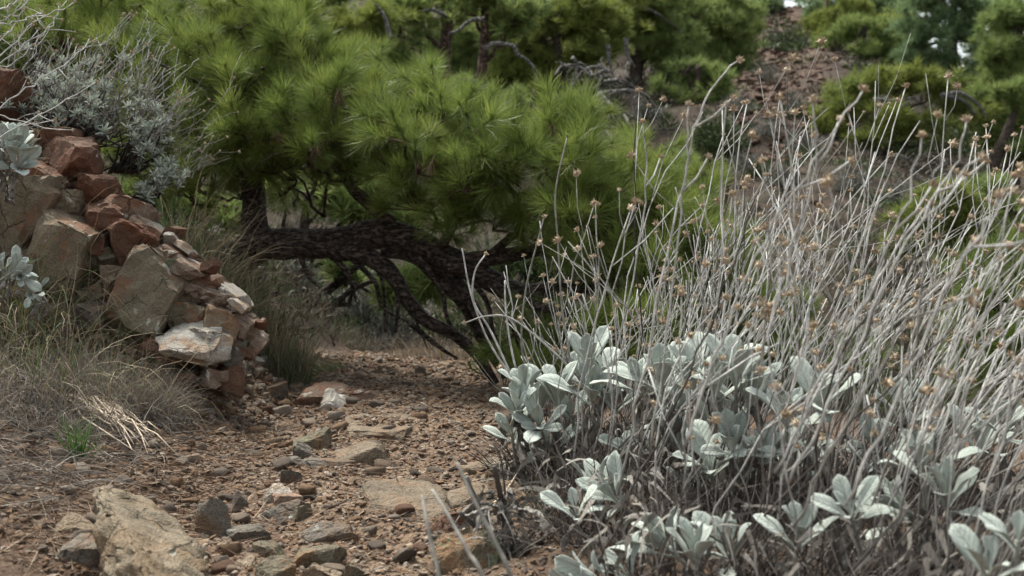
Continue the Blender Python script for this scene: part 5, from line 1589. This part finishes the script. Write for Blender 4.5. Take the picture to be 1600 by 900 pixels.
for ip, (px, d, lab, shoots, ns, lean, h0, h1, rad) in enumerate(PLANTS):
    if ip >= 3:
        h0, h1 = h0 * 1.12, h1 * 1.14
    if ip in (7, 9, 11):
        ns = int(ns * 1.5)
    if ip >= 6:
        shoots = shoots[:-1]
    gp = np.random.default_rng(500 + ip)
    o0 = at_ground(px, d)
    pl = thing('silver_shrub', o0, lab, 'shrub', 'silvery shrubs beside the path')
    for (sx, sy, sz, n, op) in shoots:
        dd = d - gp.uniform(0.0, 0.22) * d / 2.4
        tip = pix(sx, sy + 14, dd) - o0
        base = np.array([tip[0] * 0.5 + gp.normal(0, 0.02), tip[1] * 0.5, 0.0])
        base[2] = gz(base[0] + o0[0], base[1] + o0[1]) - o0[2]
        if tip[2] < 0.04: tip[2] = 0.04
        shoot(pl, base, tip, gp, n, sz, op, 3)
    for k in range(int(ns * 0.76)):
        a, r = gp.uniform(0, 6.283), 0.75 * rad * math.sqrt(gp.random())
        base = np.array([r * math.cos(a), r * math.sin(a), 0.0])
        base[2] = gz(base[0] + o0[0], base[1] + o0[1]) - o0[2]
        h = gp.uniform(h0, h1) if gp.random() < 0.75 else gp.uniform(h0 * 0.7, (h0 + h1) / 2)
        lx = lean * gp.uniform(0.6, 1.25) + gp.normal(0, 0.2)
        tip = base + np.array([lx * h * 1.25 + (base[0] * 1.3), gp.normal(0, 0.16) * h + base[1] * 1.0, h])
        u = gp.random()
        mt = 'stem_pale' if u < 0.70 else ('stem_grey' if u < 0.86 else 'stem_dark')
        flower_stem(pl, base, tip, gp, mt, gp.uniform(0.0012, 0.0024), int(gp.integers(1, 6)) if mt != 'stem_dark' else int(gp.integers(0, 2)), mt != 'stem_dark' or gp.random() < 0.4)
    thatch(pl, gp, 420, rad * 1.25, 0.22, lean * 0.5)
    if ip == 0:
        # the single stalks that stand out at the path side
        for pts, hd, mt in (([(842, 640, 2.9), (800, 590, 2.9), (762, 530, 2.9), (736, 460, 2.9), (722, 388, 2.9)], False, 'stem_pale'), ([(805, 600, 2.88), (768, 520, 2.88), (740, 470, 2.88), (742, 425, 2.88), (758, 398, 2.88)], True, 'stem_pale'),
                            ([(890, 640, 2.9), (890, 560, 2.9), (878, 480, 2.9), (872, 380, 2.9), (868, 300, 2.9), (886, 215, 2.9)], False, 'stem_grey'), ([(812, 600, 2.9), (798, 540, 2.9), (790, 480, 2.9), (789, 438, 2.9)], False, 'stem_pale'),
                            ([(905, 590, 2.9), (860, 545, 2.85), (800, 498, 2.85), (760, 494, 2.85), (728, 504, 2.85)], True, 'stem_pale'), ([(830, 600, 2.9), (815, 540, 2.9), (822, 450, 2.9), (850, 340, 2.9)], True, 'stem_grey')):
            Pq, rr = smooth_line([pix(*q) - o0 for q in pts], 5, np.linspace(0.0032, 0.0019, len(pts)))
            V, Q, T = tube_geo(Pq, rr, 6)
            st = link('stem', np_mesh('stem', V, [Q, T]), M[mt], pl)
            if hd: add_head(st, Pq[-1], unit(Pq[-1] - Pq[-2]), 1.1)
    if ip in (3, 4, 7, 9):
        # long near stems that reach into the upper part of the view
        for pts, mt, dd in {3: (([(1010, 560), (1060, 320), (1100, 160), (1152, 96)], 'stem_pale', 2.0), ([(1040, 520), (1068, 300), (1076, 165)], 'stem_pale', 2.0), ([(960, 560), (1000, 380), (1010, 260), (1004, 192)], 'stem_pale', 2.5)),
                            4: (([(1120, 560), (1180, 400), (1270, 250), (1348, 142)], 'stem_pale', 1.6), ([(1230, 420), (1275, 260), (1270, 160)], 'stem_pale', 1.7), ([(1020, 700), (1120, 480), (1180, 320)], 'stem_dark', 1.8)),
                            7: (([(1330, 520), (1415, 365), (1485, 275), (1510, 190)], 'stem_pale', 1.7), ([(1330, 560), (1440, 340), (1530, 248)], 'stem_pale', 1.5), ([(1300, 560), (1400, 360), (1440, 215)], 'stem_pale', 1.6)),
                            9: (([(1400, 620), (1490, 430), (1530, 370), (1560, 310)], 'stem_pale', 1.35), ([(1310, 690), (1390, 540), (1430, 480), (1520, 380)], 'stem_grey', 1.4))}[ip]:
            q = [pix(a, b, dd) - o0 for a, b in pts]
            foot = q[0] + (q[0] - q[1]) * 0.9
            foot[2] = max(foot[2], 0.0)
            Pq, rr = smooth_line([foot] + q, 6, np.linspace(0.0022, 0.0014, len(pts) + 1))
            Pq[1:-1] += gp.normal(0, 0.0028, Pq[1:-1].shape)
            V, Q, T = tube_geo(Pq, rr, 6)
            st = link('stem', np_mesh('stem', V, [Q, T]), M[mt], pl)
            if mt != 'stem_dark':
                add_head(st, Pq[-1], unit(Pq[-1] - Pq[-2]), 1.25)
                i = len(Pq) * 2 // 3
                br = MB()
                e = Pq[i] + unit(Pq[i + 1] - Pq[i] + np.array([0.004, 0, -0.003])) * 0.07 + np.array([0.02, 0, 0])
                br.tube([Pq[i], (Pq[i] + e) / 2 + np.array([0.004, 0, -0.004]), e], [0.002, 0.0018, 0.0016], 5)
                b_ = link('side_stem', br.mesh('side_stem'), M[mt], st)
                add_head(st, e, unit(e - Pq[i]), 1.1)

# dead stump and three bare stalks at the edge of the path
def stump():
    o0 = at_ground(778, 2.12)
    t = thing('dead_stump', o0, 'dead grey plant stump with dark burnt twigs and shrivelled leaves at the path edge', 'dead plant')
    gs = np.random.default_rng(44)
    for pts, r, mt in (([(800, 905), (792, 800), (783, 720), (770, 690)], 0.0022, 'stem_dark'), ([(796, 870), (785, 790), (772, 728)], 0.007, 'stem_dark'), ([(775, 880), (750, 800), (728, 745)], 0.0075, 'stem_grey'), ([(770, 870), (745, 825), (718, 800)], 0.006, 'stem_grey'),
                       ([(785, 900), (790, 850), (800, 815)], 0.006, 'stem_grey'), ([(800, 900), (815, 860), (835, 830)], 0.004, 'stem_dark')):
        P, rr = smooth_line([pix(a, b, 2.12 + gs.normal(0, 0.02)) - o0 for a, b in pts], 6, np.linspace(r, r * 0.7, len(pts)))
        V, Q, T = tube_geo(P, rr, 8, 0.25)
        link('woody_stem', np_mesh('woody_stem', V, [Q, T]), M[mt], t)
    for k in range(26):
        lf = link('dead_leaf', DEADS[k % 6], None, t)
        place(lf, (gs.normal(0.0, 0.025), gs.normal(0, 0.03), gs.uniform(0.03, 0.13)), (gs.uniform(-2.2, 0.4), gs.normal(0, 0.6), gs.uniform(0, 6.28)), gs.uniform(0.5, 0.9))
    thatch(t, gs, 160, 0.06, 0.13, 0.0)
stump()
def stalks():
    for pts, d, lab in (([(690, 930), (676, 860), (664, 800), (660, 775)], 1.35, 'shortest of the three bare grey stalks, almost upright'), ([(762, 925), (730, 860), (700, 805), (675, 765)], 1.35, 'middle of the three bare grey stalks, slanting'),
                        ([(806, 925), (770, 840), (735, 770), (714, 722)], 1.35, 'longest of the three bare grey stalks, slanting before the stump')):
        q = [pix(a, b, d + 0.03 * i) for i, (a, b) in enumerate(pts)]
        q0 = q[0] + (q[0] - q[1]) * 2
        q0[2] = gz(q0[0], q0[1])
        t = thing('bare_stalk', q0, lab, 'dry stalk', 'bare stalks before the stump')
        P, rr = smooth_line([np.zeros(3)] + [a - q0 for a in q], 6, np.linspace(0.0036, 0.0018, 5))
        V, Q, T = tube_geo(P, rr, 7, 0.06)
        link('stalk', np_mesh('stalk', V, [Q, T]), M['stem_grey'], t)
stalks()
# pale stick beside the stump
P, rr = smooth_line([pixg(680, 905) + [0, 0, 0.01], pixg(720, 850) + [0, 0, 0.02], pixg(790, 800) + [0, 0, 0.05], pixg(830, 752) + [0, 0, 0.09]], 5, [0.0022, 0.0024, 0.002, 0.0014])
V, Q, T = tube_geo(P - P[0], rr, 6)
st = tag(link('dry_stick', np_mesh('dry_stick', V, [Q, T]), M['bleached']), 'thin pale straw stick lying against the shrub', 'stick')
st.location = P[0].tolist()

# ------------------------------------------------------------------ silvery scrub above the outcrop
def small_rosette(seed):
    gs = np.random.default_rng(seed)
    n = 16
    a = np.arange(n) * 2.4
    el = np.linspace(1.45, 0.1, n)
    d = np.stack([np.cos(a) * np.cos(el), np.sin(a) * np.cos(el), np.sin(el)], -1)
    V, Q = ribbons(np.zeros((n, 3)) + d * 0.003, d, gs.uniform(0.028, 0.042, n), np.full(n, 0.0095), gs.uniform(0, 0.8, n), gs, 3)
    V = V.reshape(n, 4, 2, 3)
    c = V.mean(2, keepdims=True)
    V = c + (V - c) * np.array([0.5, 1.3, 1.5, 3.0])[None, :, None, None]
    me = np_mesh('leaf_rosette', V.reshape(-1, 3), Q)
    me.materials.append(M['silver_small'])
    return me
ROS = [small_rosette(k) for k in range(4)]
def bank_shrub(label, foot, rosettes, stems, d, seed, wind=0.35):
    gs = np.random.default_rng(seed)
    o0 = foot
    t = thing('silver_scrub', o0, label, 'shrub', 'silvery scrub on top of the outcrop')
    tb = MB()
    for (px, py, dd) in rosettes:
        p = pix(px, py, dd) - o0
        o = link('leaf_rosette', ROS[int(gs.integers(4))], None, t)
        ax = unit(p * 0.6 + np.array([0.1, -0.1, 0.25]))
        o.matrix_local = Matrix.Translation(p.tolist()) @ rot_to(ax, gs.uniform(0, 6)).to_4x4() @ Matrix.Scale(float(gs.uniform(0.6, 1.05)), 4)
        branchy(tb, (gs.normal(0, 0.03), gs.normal(0, 0.03), 0), p, 0.005, 0.003, gs, 0.08, 4, 6)
    link('woody_stems', tb.mesh('woody_stems'), M['twig'], t, 'stuff')
    for (x0, x1, y0, y1, n, L, lx) in stems:
        for k in range(n):
            b = pix(gs.uniform(x0, x1), gs.uniform(y0, y1), d + gs.normal(0, 0.12)) - o0
            l = L * gs.uniform(0.6, 1.2)
            tip = b + np.array([lx + gs.normal(0, 0.25), gs.normal(0, 0.2), 0.75 + gs.normal(0, 0.15)]) * l
            flower_stem(t, b, tip, gs, 'stem_pale' if gs.random() < 0.55 else 'stem_grey', 0.0016, int(gs.integers(0, 3)), gs.random() < 0.5, 0.05, 0.75)
gs = np.random.default_rng(9)
ros = [(gs.normal(110, 55), gs.normal(165, 30), 4.35 + gs.normal(0, 0.12)) for _ in range(170)]
bank_shrub('broad grey shrub with many thin dry stems on top of the outcrop', pix(110, 235, 4.4), ros, [(0, 230, 120, 230, 140, 0.26, 0.45)], 4.35, 1)
ros = [(gs.normal(232, 14), gs.normal(215, 20), 4.3 + gs.normal(0, 0.05)) for _ in range(46)]
bank_shrub('hanging silvery shrub overlapping the pine foliage beside the outcrop', pix(190, 270, 4.4), ros, [(200, 270, 190, 260, 34, 0.2, 0.7)], 4.3, 2)
ros = [(gs.normal(258, 12), gs.normal(272, 12), 4.25 + gs.normal(0, 0.04)) for _ in range(22)]
bank_shrub('small drooping silvery shrub above the red blocks', pix(215, 310, 4.35), ros, [(250, 290, 265, 295, 12, 0.15, 0.8)], 4.25, 3)
ros = [(gs.normal(226, 8), gs.normal(296, 8), 4.2 + gs.normal(0, 0.03)) for _ in range(8)]
bank_shrub('tiny silvery sprig at the red rock ledge', pix(215, 330, 4.25), ros, [(215, 235, 290, 300, 3, 0.1, 0.3)], 4.2, 4)

def bank_plant(label, px, py, d, shoots, seed, n=9, size=0.6):
    gs = np.random.default_rng(seed)
    o0 = pix(px, py, d)
    t = thing('silver_rosette', o0, label, 'plant', 'silvery rosettes on the bank')
    for (sx, sy) in shoots:
        tip = pix(sx, sy, d - 0.05) - o0
        shoot(t, (0, 0, 0), tip, gs, n, size, 1.1, 2)
bank_plant('silvery leaf rosette hanging on the red rock at the edge of the view', 20, 280, 3.55, [(15, 240), (30, 235), (5, 225), (28, 262)], 61, 8, 0.9)
bank_plant('silvery leaf rosette in the sprawling grass', 10, 445, 3.3, [(20, 425), (5, 420), (32, 432)], 62, 8, 0.7)
bank_plant('pale leaf rosette lower in the sprawling grass', 58, 470, 3.35, [(60, 452), (48, 460)], 63, 6, 0.6)

# tall dry flower stalks that lean in at the top
def leaning_stalks():
    gs = np.random.default_rng(71)
    o0 = pix(-40, 260, 3.3)
    o0[2] = gz(o0[0], 3.3)
    t = thing('dry_flower_plant', o0, 'leaning dry flower stalks with small pale heads in the top corner', 'plant')
    for pts in ([(-40, 120), (20, 70), (60, 30), (118, 5)], [(-40, 140), (30, 75), (75, 45), (95, 8)], [(-40, 60), (10, 30), (40, 5), (70, -20)], [(-40, 90), (5, 60), (35, 20), (38, -20)], [(-40, 110), (20, 100), (60, 60), (92, 20)],
                [(-30, 40), (20, 35), (45, 28), (65, 20)], [(-30, 20), (0, 15), (30, -5)], [(-40, 200), (40, 140), (110, 95), (140, 62)], [(-30, 230), (60, 180), (150, 130)], [(-40, 170), (30, 190), (110, 205)]):
        P, rr = smooth_line([pix(a, b, 3.1 + 0.05 * i) - o0 for i, (a, b) in enumerate(pts)], 6, np.linspace(0.0022, 0.0014, len(pts)))
        P[1:] += gs.normal(0, 0.003, P[1:].shape)
        V, Q, T = tube_geo(P, rr, 5)
        s = link('stem', np_mesh('stem', V, [Q, T]), M['stem_pale'], t)
        add_head(s, P[-1], unit(P[-1] - P[-2]), 0.9)
        for k in range(4):
            i = int(gs.integers(4, len(P) - 1))
            e = P[i] + unit(P[i + 1] - P[i] + gs.normal(0, 0.012, 3)) * gs.uniform(0.03, 0.08)
            mb = MB()
            mb.tube([P[i], (P[i] + e) / 2 + gs.normal(0, 0.002, 3), e], [0.0014, 0.0012, 0.001], 4)
            link('twig', mb.mesh('twig'), M['stem_pale'], s)
            add_head(s, e, unit(e - P[i]), 0.75)
leaning_stalks()
